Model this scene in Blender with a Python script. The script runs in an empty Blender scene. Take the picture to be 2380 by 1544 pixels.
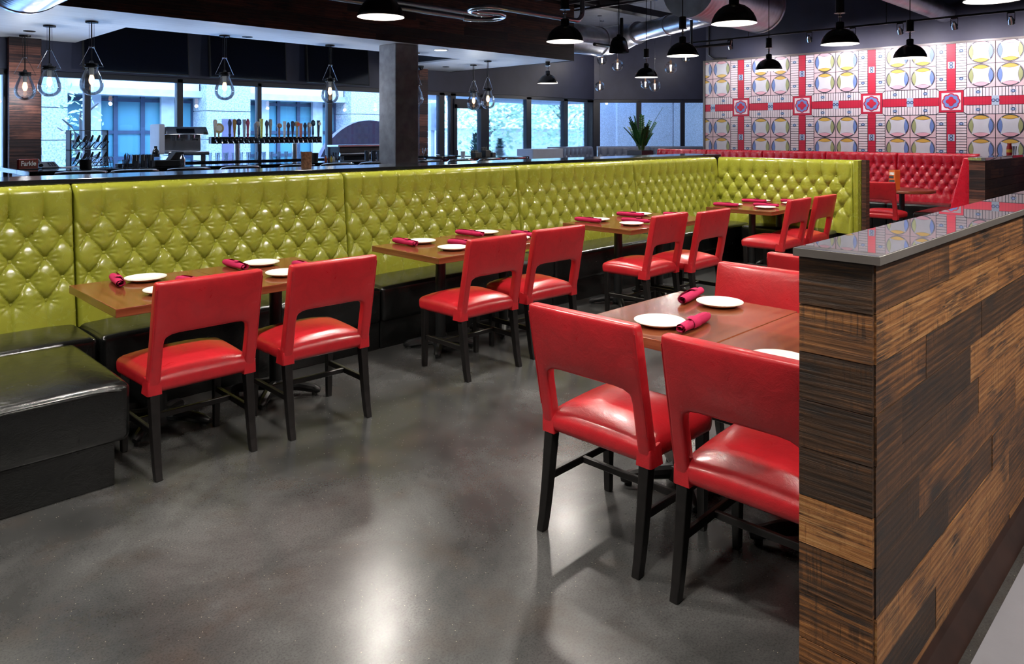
import bpy, bmesh, math, random
import numpy as np
from mathutils import Vector, Matrix
random.seed(7); np.random.seed(7)
PI = math.pi
SC = bpy.context.scene
COL = SC.collection

# ------------------------------------------------------------------ materials
def new_mat(name):
    m = bpy.data.materials.new(name); m.use_nodes = True
    nt = m.node_tree
    for n in list(nt.nodes):
        nt.nodes.remove(n)
    out = nt.nodes.new('ShaderNodeOutputMaterial')
    return m, nt, out

def N(nt, typ, **kw):
    n = nt.nodes.new(typ)
    for k, v in kw.items():
        if k in n.inputs:
            n.inputs[k].default_value = v
        else:
            setattr(n, k, v)
    return n

def L(nt, a, ao, b, bi):
    nt.links.new(a.outputs[ao], b.inputs[bi])

def principled(nt, out, col=(.5, .5, .5), rough=.5, metal=0., spec=.5, coat=0., coat_r=.1):
    b = nt.nodes.new('ShaderNodeBsdfPrincipled')
    b.inputs['Base Color'].default_value = (*col, 1)
    b.inputs['Roughness'].default_value = rough
    b.inputs['Metallic'].default_value = metal
    b.inputs['Specular IOR Level'].default_value = spec
    b.inputs['Coat Weight'].default_value = coat
    b.inputs['Coat Roughness'].default_value = coat_r
    L(nt, b, 'BSDF', out, 'Surface')
    return b

def ramp(nt, stops):
    r = nt.nodes.new('ShaderNodeValToRGB')
    el = r.color_ramp.elements
    while len(el) < len(stops):
        el.new(.5)
    for e, (p, c) in zip(el, stops):
        e.position = p; e.color = (*c, 1)
    return r

def simple(name, col, rough=.5, metal=0., spec=.5, var=.12, scale=6., bump=0., bscale=60., coat=0.):
    """plain material with a gentle procedural tone variation"""
    m, nt, out = new_mat(name)
    b = principled(nt, out, col, rough, metal, spec, coat)
    tc = nt.nodes.new('ShaderNodeTexCoord')
    n = N(nt, 'ShaderNodeTexNoise', Scale=scale, Detail=3.)
    L(nt, tc, 'Object', n, 'Vector')
    lo = tuple(c * (1 - var) for c in col); hi = tuple(min(1, c * (1 + var)) for c in col)
    r = ramp(nt, [(.3, lo), (.7, hi)])
    L(nt, n, 'Fac', r, 'Fac'); L(nt, r, 'Color', b, 'Base Color')
    if bump:
        n2 = N(nt, 'ShaderNodeTexNoise', Scale=bscale, Detail=3.)
        L(nt, tc, 'Object', n2, 'Vector')
        bp = N(nt, 'ShaderNodeBump', Strength=bump, Distance=.01)
        L(nt, n2, 'Fac', bp, 'Height'); L(nt, bp, 'Normal', b, 'Normal')
    return m

def leather(name, col, worn, rough, bump=.12, wear=.62):
    m, nt, out = new_mat(name)
    b = principled(nt, out, col, rough, spec=.55, coat=.25, coat_r=.12)
    tc = nt.nodes.new('ShaderNodeTexCoord')
    n = N(nt, 'ShaderNodeTexNoise', Scale=9., Detail=6., Roughness=.65, Distortion=.8)
    L(nt, tc, 'Object', n, 'Vector')
    r = ramp(nt, [(.35, tuple(c * .86 for c in col)), (.55, col), (wear + .02, col), (wear + .13, worn)])
    L(nt, n, 'Fac', r, 'Fac'); L(nt, r, 'Color', b, 'Base Color')
    n2 = N(nt, 'ShaderNodeTexNoise', Scale=14., Detail=5., Roughness=.6, Distortion=1.5)
    L(nt, tc, 'Object', n2, 'Vector')
    mr = N(nt, 'ShaderNodeMapRange'); mr.inputs['To Min'].default_value = rough - .07; mr.inputs['To Max'].default_value = rough + .14
    L(nt, n2, 'Fac', mr, 'Value'); L(nt, mr, 'Result', b, 'Roughness')
    vo = N(nt, 'ShaderNodeTexVoronoi', Scale=260.)
    L(nt, tc, 'Object', vo, 'Vector')
    mx = N(nt, 'ShaderNodeMath', operation='MULTIPLY_ADD'); mx.inputs[1].default_value = .12
    L(nt, vo, 'Distance', mx, 0); L(nt, n2, 'Fac', mx, 2)
    bp = N(nt, 'ShaderNodeBump', Strength=bump, Distance=.02)
    L(nt, mx, 'Value', bp, 'Height'); L(nt, bp, 'Normal', b, 'Normal')
    return m

def wood(name, stops, rough=.5, bump=.3, grain=(1.6, 34.), tone=.5, spec=.4, coat=0., stain=None, blotch=.0, saw=0.):
    """grain follows the UV map (u along the board, v across, in metres); the face attribute 'rnd' gives each board its own tone"""
    m, nt, out = new_mat(name)
    b = principled(nt, out, (.3, .15, .07), rough, spec=spec, coat=coat, coat_r=.08)
    uv = N(nt, 'ShaderNodeUVMap', uv_map='UVMap')
    at = N(nt, 'ShaderNodeAttribute', attribute_name='rnd')
    sc = N(nt, 'ShaderNodeVectorMath', operation='MULTIPLY'); sc.inputs[1].default_value = (grain[0], grain[1], 1)
    L(nt, uv, 'UV', sc, 0)
    cx = N(nt, 'ShaderNodeCombineXYZ')
    for k, f in (('X', 53.), ('Y', 31.), ('Z', 17.)):
        mu = N(nt, 'ShaderNodeMath', operation='MULTIPLY'); mu.inputs[1].default_value = f
        L(nt, at, 'Fac', mu, 0); L(nt, mu, 'Value', cx, k)
    ad = N(nt, 'ShaderNodeVectorMath', operation='ADD')
    L(nt, sc, 'Vector', ad, 0); L(nt, cx, 'Vector', ad, 1)
    n = N(nt, 'ShaderNodeTexNoise', Scale=1.6, Detail=7., Roughness=.68, Distortion=.9)
    L(nt, ad, 'Vector', n, 'Vector')
    # cathedral rings
    sc2 = N(nt, 'ShaderNodeVectorMath', operation='MULTIPLY'); sc2.inputs[1].default_value = (.16 / max(grain[0], .1) * 1.6, .16, 1)
    L(nt, ad, 'Vector', sc2, 0)
    w = N(nt, 'ShaderNodeTexWave', Scale=1.5, Distortion=9., Detail=2.5)
    w.bands_direction = 'Y'; w.inputs['Detail Scale'].default_value = .8
    L(nt, sc2, 'Vector', w, 'Vector')
    a1 = N(nt, 'ShaderNodeMath', operation='MULTIPLY_ADD'); a1.inputs[1].default_value = .16
    L(nt, w, 'Fac', a1, 0)
    a0 = N(nt, 'ShaderNodeMath', operation='MULTIPLY'); a0.inputs[1].default_value = .84
    L(nt, n, 'Fac', a0, 0); L(nt, a0, 'Value', a1, 2)
    # board tone
    wn = N(nt, 'ShaderNodeTexWhiteNoise', noise_dimensions='1D')
    L(nt, at, 'Fac', wn, 'W')
    t1 = N(nt, 'ShaderNodeMath', operation='MULTIPLY_ADD'); t1.inputs[1].default_value = tone; 
    L(nt, wn, 'Value', t1, 0); 
    t2 = N(nt, 'ShaderNodeMath', operation='SUBTRACT'); t2.inputs[1].default_value = tone * .5
    bl = N(nt, 'ShaderNodeVectorMath', operation='MULTIPLY'); bl.inputs[1].default_value = (1.1 / grain[0] * 2.2, 5. / grain[1], 1)
    L(nt, ad, 'Vector', bl, 0)
    bn = N(nt, 'ShaderNodeTexNoise', Scale=1.6, Detail=4., Roughness=.6, Distortion=.6)
    L(nt, bl, 'Vector', bn, 'Vector')
    b1 = N(nt, 'ShaderNodeMath', operation='MULTIPLY_ADD'); b1.inputs[1].default_value = blotch; b1.inputs[2].default_value = -.5 * blotch
    L(nt, bn, 'Fac', b1, 0)
    b2 = N(nt, 'ShaderNodeMath', operation='ADD'); L(nt, a1, 'Value', b2, 0); L(nt, b1, 'Value', b2, 1)
    last = b2
    if saw:
        sv = N(nt, 'ShaderNodeVectorMath', operation='MULTIPLY'); sv.inputs[1].default_value = (105. / grain[0], 7. / grain[1], 1)
        L(nt, ad, 'Vector', sv, 0)
        sn = N(nt, 'ShaderNodeTexNoise', Scale=1., Detail=2., Roughness=.5)
        L(nt, sv, 'Vector', sn, 'Vector')
        sm1 = N(nt, 'ShaderNodeMapRange'); sm1.inputs['From Min'].default_value = .52; sm1.inputs['From Max'].default_value = .7
        L(nt, sn, 'Fac', sm1, 'Value')
        sm2 = N(nt, 'ShaderNodeMapRange'); sm2.inputs['From Min'].default_value = .46; sm2.inputs['From Max'].default_value = .62; sm2.inputs['To Max'].default_value = -saw
        L(nt, bn, 'Fac', sm2, 'Value')
        sm3 = N(nt, 'ShaderNodeMath', operation='MULTIPLY_ADD'); L(nt, sm1, 'Result', sm3, 0); L(nt, sm2, 'Result', sm3, 1); L(nt, b2, 'Value', sm3, 2)
        last = sm3
    L(nt, last, 'Value', t1, 2); L(nt, t1, 'Value', t2, 0)
    r = ramp(nt, stops)
    L(nt, t2, 'Value', r, 'Fac')
    colour = (r, 'Color')
    if stain:
        sc3 = N(nt, 'ShaderNodeVectorMath', operation='MULTIPLY'); sc3.inputs[1].default_value = (1.4, .12, 1)
        L(nt, ad, 'Vector', sc3, 0)
        n3 = N(nt, 'ShaderNodeTexNoise', Scale=1.3, Detail=5., Roughness=.6)
        L(nt, sc3, 'Vector', n3, 'Vector')
        r3 = ramp(nt, [(.5, (0, 0, 0)), (.62, (1, 1, 1))])
        L(nt, n3, 'Fac', r3, 'Fac')
        gm = N(nt, 'ShaderNodeMath', operation='MULTIPLY'); L(nt, r3, 'Color', gm, 0); 
        g2 = N(nt, 'ShaderNodeMapRange'); g2.inputs['From Min'].default_value = .62; g2.inputs['From Max'].default_value = .4
        L(nt, n, 'Fac', g2, 'Value'); L(nt, g2, 'Result', gm, 1)
        mx = N(nt, 'ShaderNodeMix', data_type='RGBA')
        mx.inputs[7].default_value = (*stain, 1)
        nt.links.new(gm.outputs['Value'], mx.inputs[0]); nt.links.new(r.outputs['Color'], mx.inputs[6])
        nt.links.new(mx.outputs[2], b.inputs['Base Color'])
    else:
        L(nt, r, 'Color', b, 'Base Color')
    if bump:
        bp = N(nt, 'ShaderNodeBump', Strength=bump, Distance=.004)
        L(nt, last, 'Value', bp, 'Height'); L(nt, bp, 'Normal', b, 'Normal')
    return m

def thin_glass(name, tint=(.95, .98, 1), ior=1.45, refl=1.0, base=0.0):
    m, nt, out = new_mat(name)
    t = N(nt, 'ShaderNodeBsdfTransparent'); t.inputs['Color'].default_value = (*tint, 1)
    g = N(nt, 'ShaderNodeBsdfGlossy', Roughness=.02); g.inputs['Color'].default_value = (1, 1, 1, 1)
    f = N(nt, 'ShaderNodeFresnel', IOR=ior)
    mu = N(nt, 'ShaderNodeMath', operation='MULTIPLY_ADD'); mu.inputs[1].default_value = refl; mu.inputs[2].default_value = base
    L(nt, f, 'Fac', mu, 0)
    mx = nt.nodes.new('ShaderNodeMixShader')
    L(nt, mu, 'Value', mx, 'Fac'); L(nt, t, 'BSDF', mx, 1); L(nt, g, 'BSDF', mx, 2); L(nt, mx, 'Shader', out, 'Surface')
    return m

def emit(name, col, strength):
    m, nt, out = new_mat(name)
    e = N(nt, 'ShaderNodeEmission', Strength=strength); e.inputs['Color'].default_value = (*col, 1)
    L(nt, e, 'Emission', out, 'Surface')
    return m

M = {}
M['red'] = leather('red_leather', (.50, .016, .024), (.57, .075, .08), .28)
M['booth_red'] = leather('booth_red_vinyl', (.58, .010, .030), (.60, .016, .04), .24)
M['green'] = leather('lime_green_leather', (.315, .330, .036), (.33, .34, .05), .22, bump=.06)
M['black_leather'] = leather('black_leather', (.006, .0065, .0065), (.014, .015, .014), .20, bump=.14, wear=.66)
M['grey_leather'] = leather('slate_grey_leather', (.17, .20, .29), (.20, .23, .31), .28)
M['black_wood'] = simple('black_stained_wood', (.008, .007, .007), .36, var=.35, scale=30)
M['black_metal'] = simple('black_cast_metal', (.012, .013, .014), .32, spec=.6, bump=.05)
M['table_wood'] = wood('walnut_table_wood', [(.18, (.085, .020, .008)), (.45, (.17, .045, .018)), (.72, (.25, .078, .032))], .2, .05, (1.2, 22.), tone=.10, spec=.55, coat=.6)
M['table_edge'] = wood('walnut_table_edge', [(.18, (.075, .016, .007)), (.45, (.16, .040, .016)), (.72, (.25, .075, .03))], .3, .1, (1.2, 60.), tone=.1, coat=.3)
M['barn'] = wood('reclaimed_oak_planks', [(.14, (.016, .0085, .005)), (.38, (.055, .025, .010)), (.54, (.135, .056, .020)), (.70, (.28, .115, .033)), (.86, (.40, .205, .075))], .55, .8, (2.8, 64.), tone=.44, spec=.35, stain=(.014, .011, .010), blotch=.46, saw=.20)
M['barn_dark'] = wood('dark_reclaimed_planks', [(.1, (.006, .004, .005)), (.4, (.020, .011, .010)), (.6, (.055, .024, .018)), (.85, (.15, .06, .038))], .55, .5, (1.6, 30.), tone=.5, stain=(.005, .004, .006), blotch=.3)
M['barn_red'] = wood('reddish_reclaimed_planks', [(.1, (.010, .006, .008)), (.4, (.045, .020, .018)), (.6, (.12, .045, .032)), (.85, (.24, .09, .06))], .55, .5, (1.6, 30.), tone=.6, stain=(.006, .005, .008), blotch=.3)
M['soffit'] = wood('whitewashed_soffit_boards', [(.1, (.66, .67, .70)), (.5, (.76, .77, .80)), (.9, (.84, .85, .88))], .45, .1, (.5, 8.), tone=.15)
M['china'] = simple('white_china', (.86, .84, .77), .12, var=.02, coat=.3)
M['napkin'] = simple('burgundy_cotton', (.45, .018, .085), .85, spec=.2, var=.18, scale=14, bump=.25, bscale=350)
M['steel'] = simple('brushed_steel', (.62, .64, .68), .22, metal=1., var=.08)
M['chrome'] = simple('chrome', (.8, .82, .85), .08, metal=1., var=.02)
M['galv'] = simple('galvanised_duct', (.66, .69, .76), .30, metal=.85, var=.18, scale=5)
M['lamp_black'] = simple('black_enamel', (.008, .009, .010), .22, spec=.6, var=.1)
M['lamp_white'] = simple('white_enamel_lining', (.85, .84, .78), .4, var=.02)
M['dark_wall'] = simple('dark_navy_paint', (.026, .030, .060), .5, var=.12, scale=3, bump=.05)
M['warm_wall'] = simple('grey_plaster', (.28, .27, .26), .7, var=.08, scale=3)
M['ceiling'] = simple('black_ceiling_paint', (.022, .024, .034), .6, var=.15)
M['deck'] = simple('grey_ceiling_deck', (.11, .12, .16), .5, var=.15)
M['frame'] = simple('dark_bronze_frame', (.020, .022, .034), .4, spec=.5, var=.1)
M['bar_top'] = simple('polished_black_stone', (.012, .013, .016), .09, spec=.6, var=.4, scale=90)
M['ledge'] = simple('polished_black_ledge', (.012, .013, .016), .10, spec=.6, var=.2)
M['bar_front'] = simple('charcoal_bar_front', (.02, .022, .028), .45, var=.15)
M['countertop'] = simple('dark_laminate_edge', (.125, .112, .104), .35, var=.12, scale=8)
M['ctop_gloss'] = simple('glossy_black_countertop', (.88, .88, .90), .012, metal=.85, spec=1.0, var=.03, coat=1.)
_b = [n for n in M['ctop_gloss'].node_tree.nodes if n.type == 'BSDF_PRINCIPLED'][0]
_b.inputs['Coat Roughness'].default_value = .0; _b.inputs['Coat IOR'].default_value = 1.9; _b.inputs['IOR'].default_value = 1.9
M['column'] = simple('cast_concrete', (.30, .30, .32), .75, var=.22, scale=7, bump=.15, bscale=35)
M['white_wall'] = simple('pale_grey_panel', (.55, .57, .66), .5, var=.04)
M['kick'] = simple('bronze_kick_plate', (.045, .022, .017), .35, metal=.3, var=.3, scale=9)
M['rubber'] = simple('black_rubber', (.012, .012, .012), .7)
M['leaf'] = simple('glossy_dark_leaf', (.012, .085, .018), .3, var=.5, scale=9)
M['stem'] = simple('leaf_stalk', (.05, .10, .02), .5)
M['screen'] = simple('black_screen', (.006, .007, .012), .12, spec=.6, var=.05)
M['glass'] = thin_glass('clear_lamp_glass', (.96, .98, 1), 1.45, .9, .02)
M['pane'] = thin_glass('window_glass', (.93, .97, 1), 1.45, .8)
M['tumbler'] = thin_glass('drinking_glass', (.93, .97, 1), 1.5, 1.5, .10)
M['bulb'] = emit('lamp_bulb', (1., .93, .80), 40.)
M['bulb_soft'] = emit('filament_bulb', (1., .58, .30), 3.6)
M['filament'] = emit('glowing_filament', (1., .62, .28), 26.)
M['downlight'] = emit('recessed_light', (.85, .93, 1.), 12.)
M['copper_cup'] = simple('woven_brown_holder', (.20, .10, .055), .6, var=.5, scale=60, bump=.5, bscale=120)

def granite():
    m, nt, out = new_mat('pale_granite')
    b = principled(nt, out, (.7, .7, .72), .6)
    tc = nt.nodes.new('ShaderNodeTexCoord')
    n = N(nt, 'ShaderNodeTexNoise', Scale=26., Detail=4., Roughness=.75)
    L(nt, tc, 'Object', n, 'Vector')
    r = ramp(nt, [(.38, (.10, .13, .17)), (.5, (.22, .235, .25)), (.62, (.31, .315, .31))])
    L(nt, n, 'Fac', r, 'Fac'); L(nt, r, 'Color', b, 'Base Color')
    return m
M['granite'] = granite()
M['granite_dark'] = simple('grey_granite_wall', (.14, .15, .19), .7, var=.35, scale=40)
M['ext_glass'] = simple('pale_blue_glazing', (.055, .17, .21), .25, var=.15, scale=.6, spec=.8)
M['ext_white'] = simple('white_sign_band', (.42, .43, .43), .5, var=.02)
M['ext_frame'] = simple('navy_window_frame', (.012, .024, .05), .5)
M['ext_light'] = simple('pale_metal_frame', (.30, .32, .34), .4)
M['ext_ground'] = simple('pale_pavement', (.60, .61, .62), .8)
M['ext_soffit'] = simple('grey_overhang', (.20, .22, .28), .7)
M['ext_purple'] = simple('mauve_panel', (.085, .07, .105), .35, var=.2, scale=3)
M['tree_leaf'] = simple('pale_tree_leaves', (.22, .33, .20), .6, var=.5, scale=3)
M['conifer'] = simple('conifer_needles', (.03, .075, .06), .8, var=.4, scale=9)
M['bark'] = simple('tree_bark', (.06, .055, .06), .8)

M['granite_light'] = simple('speckled_light_granite', (.62, .62, .70), .7, var=.30, scale=55)
def concrete_floor():
    m, nt, out = new_mat('polished_concrete')
    b = principled(nt, out, (.1, .1, .1), .2, spec=.5)
    tc = nt.nodes.new('ShaderNodeTexCoord')
    n1 = N(nt, 'ShaderNodeTexNoise', Scale=1.1, Detail=6., Roughness=.62, Distortion=.4)
    L(nt, tc, 'Object', n1, 'Vector')
    r1 = ramp(nt, [(.34, (.028, .029, .029)), (.5, (.056, .057, .057)), (.66, (.100, .101, .101))])
    L(nt, n1, 'Fac', r1, 'Fac')
    # warm mineral blotches
    n2 = N(nt, 'ShaderNodeTexNoise', Scale=3.1, Detail=4., Roughness=.6)
    L(nt, tc, 'Object', n2, 'Vector')
    r2 = ramp(nt, [(.52, (0, 0, 0)), (.72, (.6, .6, .6))])
    L(nt, n2, 'Fac', r2, 'Fac')
    mx = N(nt, 'ShaderNodeMix', data_type='RGBA'); mx.inputs[7].default_value = (.062, .048, .039, 1)
    nt.links.new(r2.outputs['Color'], mx.inputs[0]); nt.links.new(r1.outputs['Color'], mx.inputs[6])
    # fine sand and aggregate
    n3 = N(nt, 'ShaderNodeTexNoise', Scale=130., Detail=3., Roughness=.7)
    L(nt, tc, 'Object', n3, 'Vector')
    r3 = ramp(nt, [(.30, (.58, .58, .58)), (.55, (1, 1, 1)), (.74, (1.0, .98, .95))])
    L(nt, n3, 'Fac', r3, 'Fac')
    m2 = N(nt, 'ShaderNodeMix', data_type='RGBA', blend_type='MULTIPLY'); m2.inputs[0].default_value = .9
    nt.links.new(mx.outputs[2], m2.inputs[6]); nt.links.new(r3.outputs['Color'], m2.inputs[7])
    vo = N(nt, 'ShaderNodeTexVoronoi', Scale=42.)
    L(nt, tc, 'Object', vo, 'Vector')
    r4 = ramp(nt, [(.045, (1, 1, 1)), (.075, (0, 0, 0))])
    L(nt, vo, 'Distance', r4, 'Fac')
    m3 = N(nt, 'ShaderNodeMix', data_type='RGBA'); m3.inputs[7].default_value = (.30, .27, .21, 1)
    nt.links.new(r4.outputs['Color'], m3.inputs[0]); nt.links.new(m2.outputs[2], m3.inputs[6])
    nt.links.new(m3.outputs[2], b.inputs['Base Color'])
    n5 = N(nt, 'ShaderNodeTexNoise', Scale=2.2, Detail=5.)
    L(nt, tc, 'Object', n5, 'Vector')
    mr = N(nt, 'ShaderNodeMapRange'); mr.inputs['To Min'].default_value = .16; mr.inputs['To Max'].default_value = .31
    L(nt, n5, 'Fac', mr, 'Value'); L(nt, mr, 'Result', b, 'Roughness')
    bp = N(nt, 'ShaderNodeBump', Strength=.06, Distance=.004)
    L(nt, n5, 'Fac', bp, 'Height'); L(nt, bp, 'Normal', b, 'Normal')
    return m
M['floor'] = concrete_floor()

# ------------------------------------------------------------------ geometry helpers
class MB:
    def __init__(s):
        s.v = []; s.f = []; s.m = []; s.r = []
    def add(s, vs, fs, mi=0, rnd=None):
        o = len(s.v); s.v += [tuple(p) for p in vs]
        rn = random.random() if rnd is None else rnd
        for f in fs:
            s.f.append(tuple(i + o for i in f)); s.m.append(mi); s.r.append(rn)
        return s
    def box(s, x0, x1, y0, y1, z0, z1, mi=0, rnd=None):
        vs = [(x0, y0, z0), (x1, y0, z0), (x1, y1, z0), (x0, y1, z0), (x0, y0, z1), (x1, y0, z1), (x1, y1, z1), (x0, y1, z1)]
        return s.add(vs, [(0, 3, 2, 1), (4, 5, 6, 7), (0, 1, 5, 4), (1, 2, 6, 5), (2, 3, 7, 6), (3, 0, 4, 7)], mi, rnd)
    def obox(s, c, ax, ay, az, mi=0):
        c = Vector(c); ax = Vector(ax); ay = Vector(ay); az = Vector(az)
        vs = [c + sx * ax + sy * ay + sz * az for sz in (-1, 1) for sx, sy in ((-1, -1), (1, -1), (1, 1), (-1, 1))]
        return s.add(vs, [(0, 3, 2, 1), (4, 5, 6, 7), (0, 1, 5, 4), (1, 2, 6, 5), (2, 3, 7, 6), (3, 0, 4, 7)], mi)
    def bar(s, a, b, w, h, mi=0, up=(0, 0, 1), w2=None, h2=None):
        a = Vector(a); b = Vector(b); d = (b - a).normalized(); u = Vector(up)
        x = d.cross(u)
        if x.length < 1e-4:
            x = d.cross(Vector((0, 1, 0)))
        x.normalize(); y = x.cross(d).normalized()
        w2 = w if w2 is None else w2; h2 = h if h2 is None else h2
        vs = [a + x * sx * w / 2 + y * sy * h / 2 for sx, sy in ((-1, -1), (1, -1), (1, 1), (-1, 1))] + \
             [b + x * sx * w2 / 2 + y * sy * h2 / 2 for sx, sy in ((-1, -1), (1, -1), (1, 1), (-1, 1))]
        return s.add(vs, [(0, 3, 2, 1), (4, 5, 6, 7), (0, 1, 5, 4), (1, 2, 6, 5), (2, 3, 7, 6), (3, 0, 4, 7)], mi)
    def lathe(s, prof, seg=24, c=(0, 0, 0), mi=0, axis=None):
        """prof: list of (radius, height); revolved about z at c"""
        vs = []; fs = []; rows = []
        for r, z in prof:
            if r < 1e-6:
                rows.append([len(vs)]); vs.append((c[0], c[1], c[2] + z))
            else:
                rows.append(list(range(len(vs), len(vs) + seg)))
                for k in range(seg):
                    a = 2 * PI * k / seg
                    vs.append((c[0] + r * math.cos(a), c[1] + r * math.sin(a), c[2] + z))
        for A, B in zip(rows, rows[1:]):
            for k in range(seg):
                k2 = (k + 1) % seg
                if len(A) == 1 and len(B) == 1:
                    continue
                if len(A) == 1:
                    fs.append((A[0], B[k2], B[k]))
                elif len(B) == 1:
                    fs.append((A[k], A[k2], B[0]))
                else:
                    fs.append((A[k], A[k2], B[k2], B[k]))
        return s.add(vs, fs, mi)
    def tube(s, pts, r, seg=8, mi=0, cap=True):
        pts = [Vector(p) for p in pts]
        rs = r if isinstance(r, (list, tuple)) else [r] * len(pts)
        vs = []; fs = []; ref = None
        for i, p in enumerate(pts):
            d = (pts[min(i + 1, len(pts) - 1)] - pts[max(i - 1, 0)]).normalized()
            if ref is None:
                ref = d.cross(Vector((0, 0, 1)))
                if ref.length < 1e-3:
                    ref = d.cross(Vector((1, 0, 0)))
            x = (ref - d * ref.dot(d)).normalized(); ref = x
            y = d.cross(x)
            for k in range(seg):
                a = 2 * PI * k / seg
                vs.append(p + x * rs[i] * math.cos(a) + y * rs[i] * math.sin(a))
        n = len(pts)
        for i in range(n - 1):
            for k in range(seg):
                k2 = (k + 1) % seg
                fs.append((i * seg + k, i * seg + k2, (i + 1) * seg + k2, (i + 1) * seg + k))
        if cap:
            fs.append(tuple(range(seg - 1, -1, -1))); fs.append(tuple(range((n - 1) * seg, n * seg)))
        return s.add(vs, fs, mi)

GRAIN = {'x': 0, 'y': 1, 'z': 2}
def set_uv(me, grain):
    uvl = me.uv_layers.new(name='UVMap')
    nl = len(me.loops)
    vi = np.empty(nl, np.int32); me.loops.foreach_get('vertex_index', vi)
    co = np.empty(len(me.vertices) * 3, np.float32); me.vertices.foreach_get('co', co); co = co.reshape(-1, 3)
    uv = np.zeros((nl, 2), np.float32); g = GRAIN[grain]
    for p in me.polygons:
        n = p.normal; k = int(np.argmax([abs(n[0]), abs(n[1]), abs(n[2])]))
        oth = [a for a in (0, 1, 2) if a != k]
        if g in oth:
            ua = g; va = [a for a in oth if a != g][0]
        else:
            ua, va = oth
            if ua == 2: ua, va = va, ua
        for li in range(p.loop_start, p.loop_start + p.loop_total):
            uv[li] = (co[vi[li]][ua], co[vi[li]][va])
    uvl.data.foreach_set('uv', uv.ravel())

def finish(me, mats, smooth=35, grain=None, rnd=None):
    for m in (mats if isinstance(mats, (list, tuple)) else [mats]):
        me.materials.append(M[m] if isinstance(m, str) else m)
    if smooth:
        me.polygons.foreach_set('use_smooth', [True] * len(me.polygons))
        if smooth < 180:
            me.set_sharp_from_angle(angle=math.radians(smooth))
    if grain:
        set_uv(me, grain)
        a = me.attributes.new('rnd', 'FLOAT', 'FACE')
        a.data.foreach_set('value', rnd if rnd and len(rnd) == len(me.polygons) else [random.random()] * len(me.polygons))

def link(name, me, parent=None):
    o = bpy.data.objects.new(name, me); COL.objects.link(o)
    if parent is not None:
        o.parent = parent
    return o

def build(name, mb, mats, parent=None, bevel=0, seg=2, smooth=35, grain=None, bang=30, recalc=True):
    me = bpy.data.meshes.new(name)
    me.from_pydata(mb.v, [], mb.f)
    me.polygons.foreach_set('material_index', mb.m)
    rnd = mb.r
    flat = None
    if bevel or recalc:
        bm = bmesh.new(); bm.from_mesh(me)
        bmesh.ops.recalc_face_normals(bm, faces=bm.faces)
        nf0 = len(bm.faces)
        if bevel:
            es = [e for e in bm.edges if len(e.link_faces) == 2 and e.calc_face_angle(0) > math.radians(bang)]
            bmesh.ops.bevel(bm, geom=es, offset=bevel, segments=seg, profile=.5, affect='EDGES', clamp_overlap=True)
            rnd = None
            if nf0 <= 80:               # plain blocks: keep the big faces flat, round only the bevels
                a_ = sorted(f.calc_area() for f in bm.faces)
                flat = [len(f.verts) > 4 or f.calc_area() > 12 * bevel * bevel and min(e.calc_length() for e in f.edges) > 1.3 * bevel for f in bm.faces]
        bm.to_mesh(me); bm.free()
    finish(me, mats, smooth, grain, rnd)
    if flat:
        me.polygons.foreach_set('use_smooth', [not f for f in flat])
    return link(name, me, parent)

def tag(o, label=None, cat=None, group=None, kind=None):
    if label: o['label'] = label
    if cat: o['category'] = cat
    if group: o['group'] = group
    if kind: o['kind'] = kind
    return o

def thing(name, label, cat, loc=(0, 0, 0), rz=0, group=None):
    o = bpy.data.objects.new(name, None); COL.objects.link(o)
    o.empty_display_size = .1
    o.location = loc; o.rotation_euler = (0, 0, rz)
    return tag(o, label, cat, group)

def struct(name, mb, mats, parent=None, **kw):
    o = build(name, mb, mats, parent, **kw)
    if parent is None:
        o['kind'] = 'structure'
    return o

def copy_tree(o, parent=None):
    c = o.copy(); COL.objects.link(c)
    if parent is not None:
        c.parent = parent
    for ch in list(o.children):
        copy_tree(ch, c)
    return c

FIRST = {}
def place(key, make, label, loc, rz=0, group=None, scale=None):
    """first use keeps the source itself, later uses copy it"""
    if key not in FIRST:
        o = make(); FIRST[key] = o
    else:
        o = copy_tree(FIRST[key])
    o.location = loc; o.rotation_euler = (0, 0, rz)
    o['label'] = label
    if scale: o.scale = scale
    if group: o['group'] = group
    return o

# image calibration used only to lay out the plan (metres): view axis is +X+Y
def Xat(u, Y):
    a = (u - 1190) / 1720.
    return Y * (1 + a) / (1 - a)
def Yat(u, X):
    a = (u - 1190) / 1720.
    return X * (1 - a) / (1 + a)

# ------------------------------------------------------------------ camera, world
cam = bpy.data.cameras.new('camera'); co = bpy.data.objects.new('camera', cam); COL.objects.link(co)
co.location = (0, 0, 1.6); co.rotation_euler = (PI / 2, 0, -PI / 4)
cam.sensor_width = 36.; cam.lens = 1720 / 2380 * 36.; cam.shift_y = -460 / 2380.; cam.clip_end = 200
SC.camera = co
SC.view_settings.view_transform = 'Standard'; SC.view_settings.look = 'None'
SC.view_settings.gamma = 1.; SC.view_settings.exposure = 0.12; SC.view_settings.use_curve_mapping = False
w = bpy.data.worlds.new('sky'); SC.world = w; w.use_nodes = True
nt = w.node_tree; bg = nt.nodes['Background']
tcw = nt.nodes.new('ShaderNodeTexCoord'); sx = nt.nodes.new('ShaderNodeSeparateXYZ')
nt.links.new(tcw.outputs['Generated'], sx.inputs[0])
rw = nt.nodes.new('ShaderNodeValToRGB')
rw.color_ramp.elements[0].position = .0; rw.color_ramp.elements[0].color = (.50, .74, 1., 1)
rw.color_ramp.elements[1].position = .7; rw.color_ramp.elements[1].color = (.30, .53, 1., 1)
nt.links.new(sx.outputs['Z'], rw.inputs[0]); nt.links.new(rw.outputs[0], bg.inputs['Color'])
bg.inputs['Strength'].default_value = 21.
cy = SC.cycles
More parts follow.
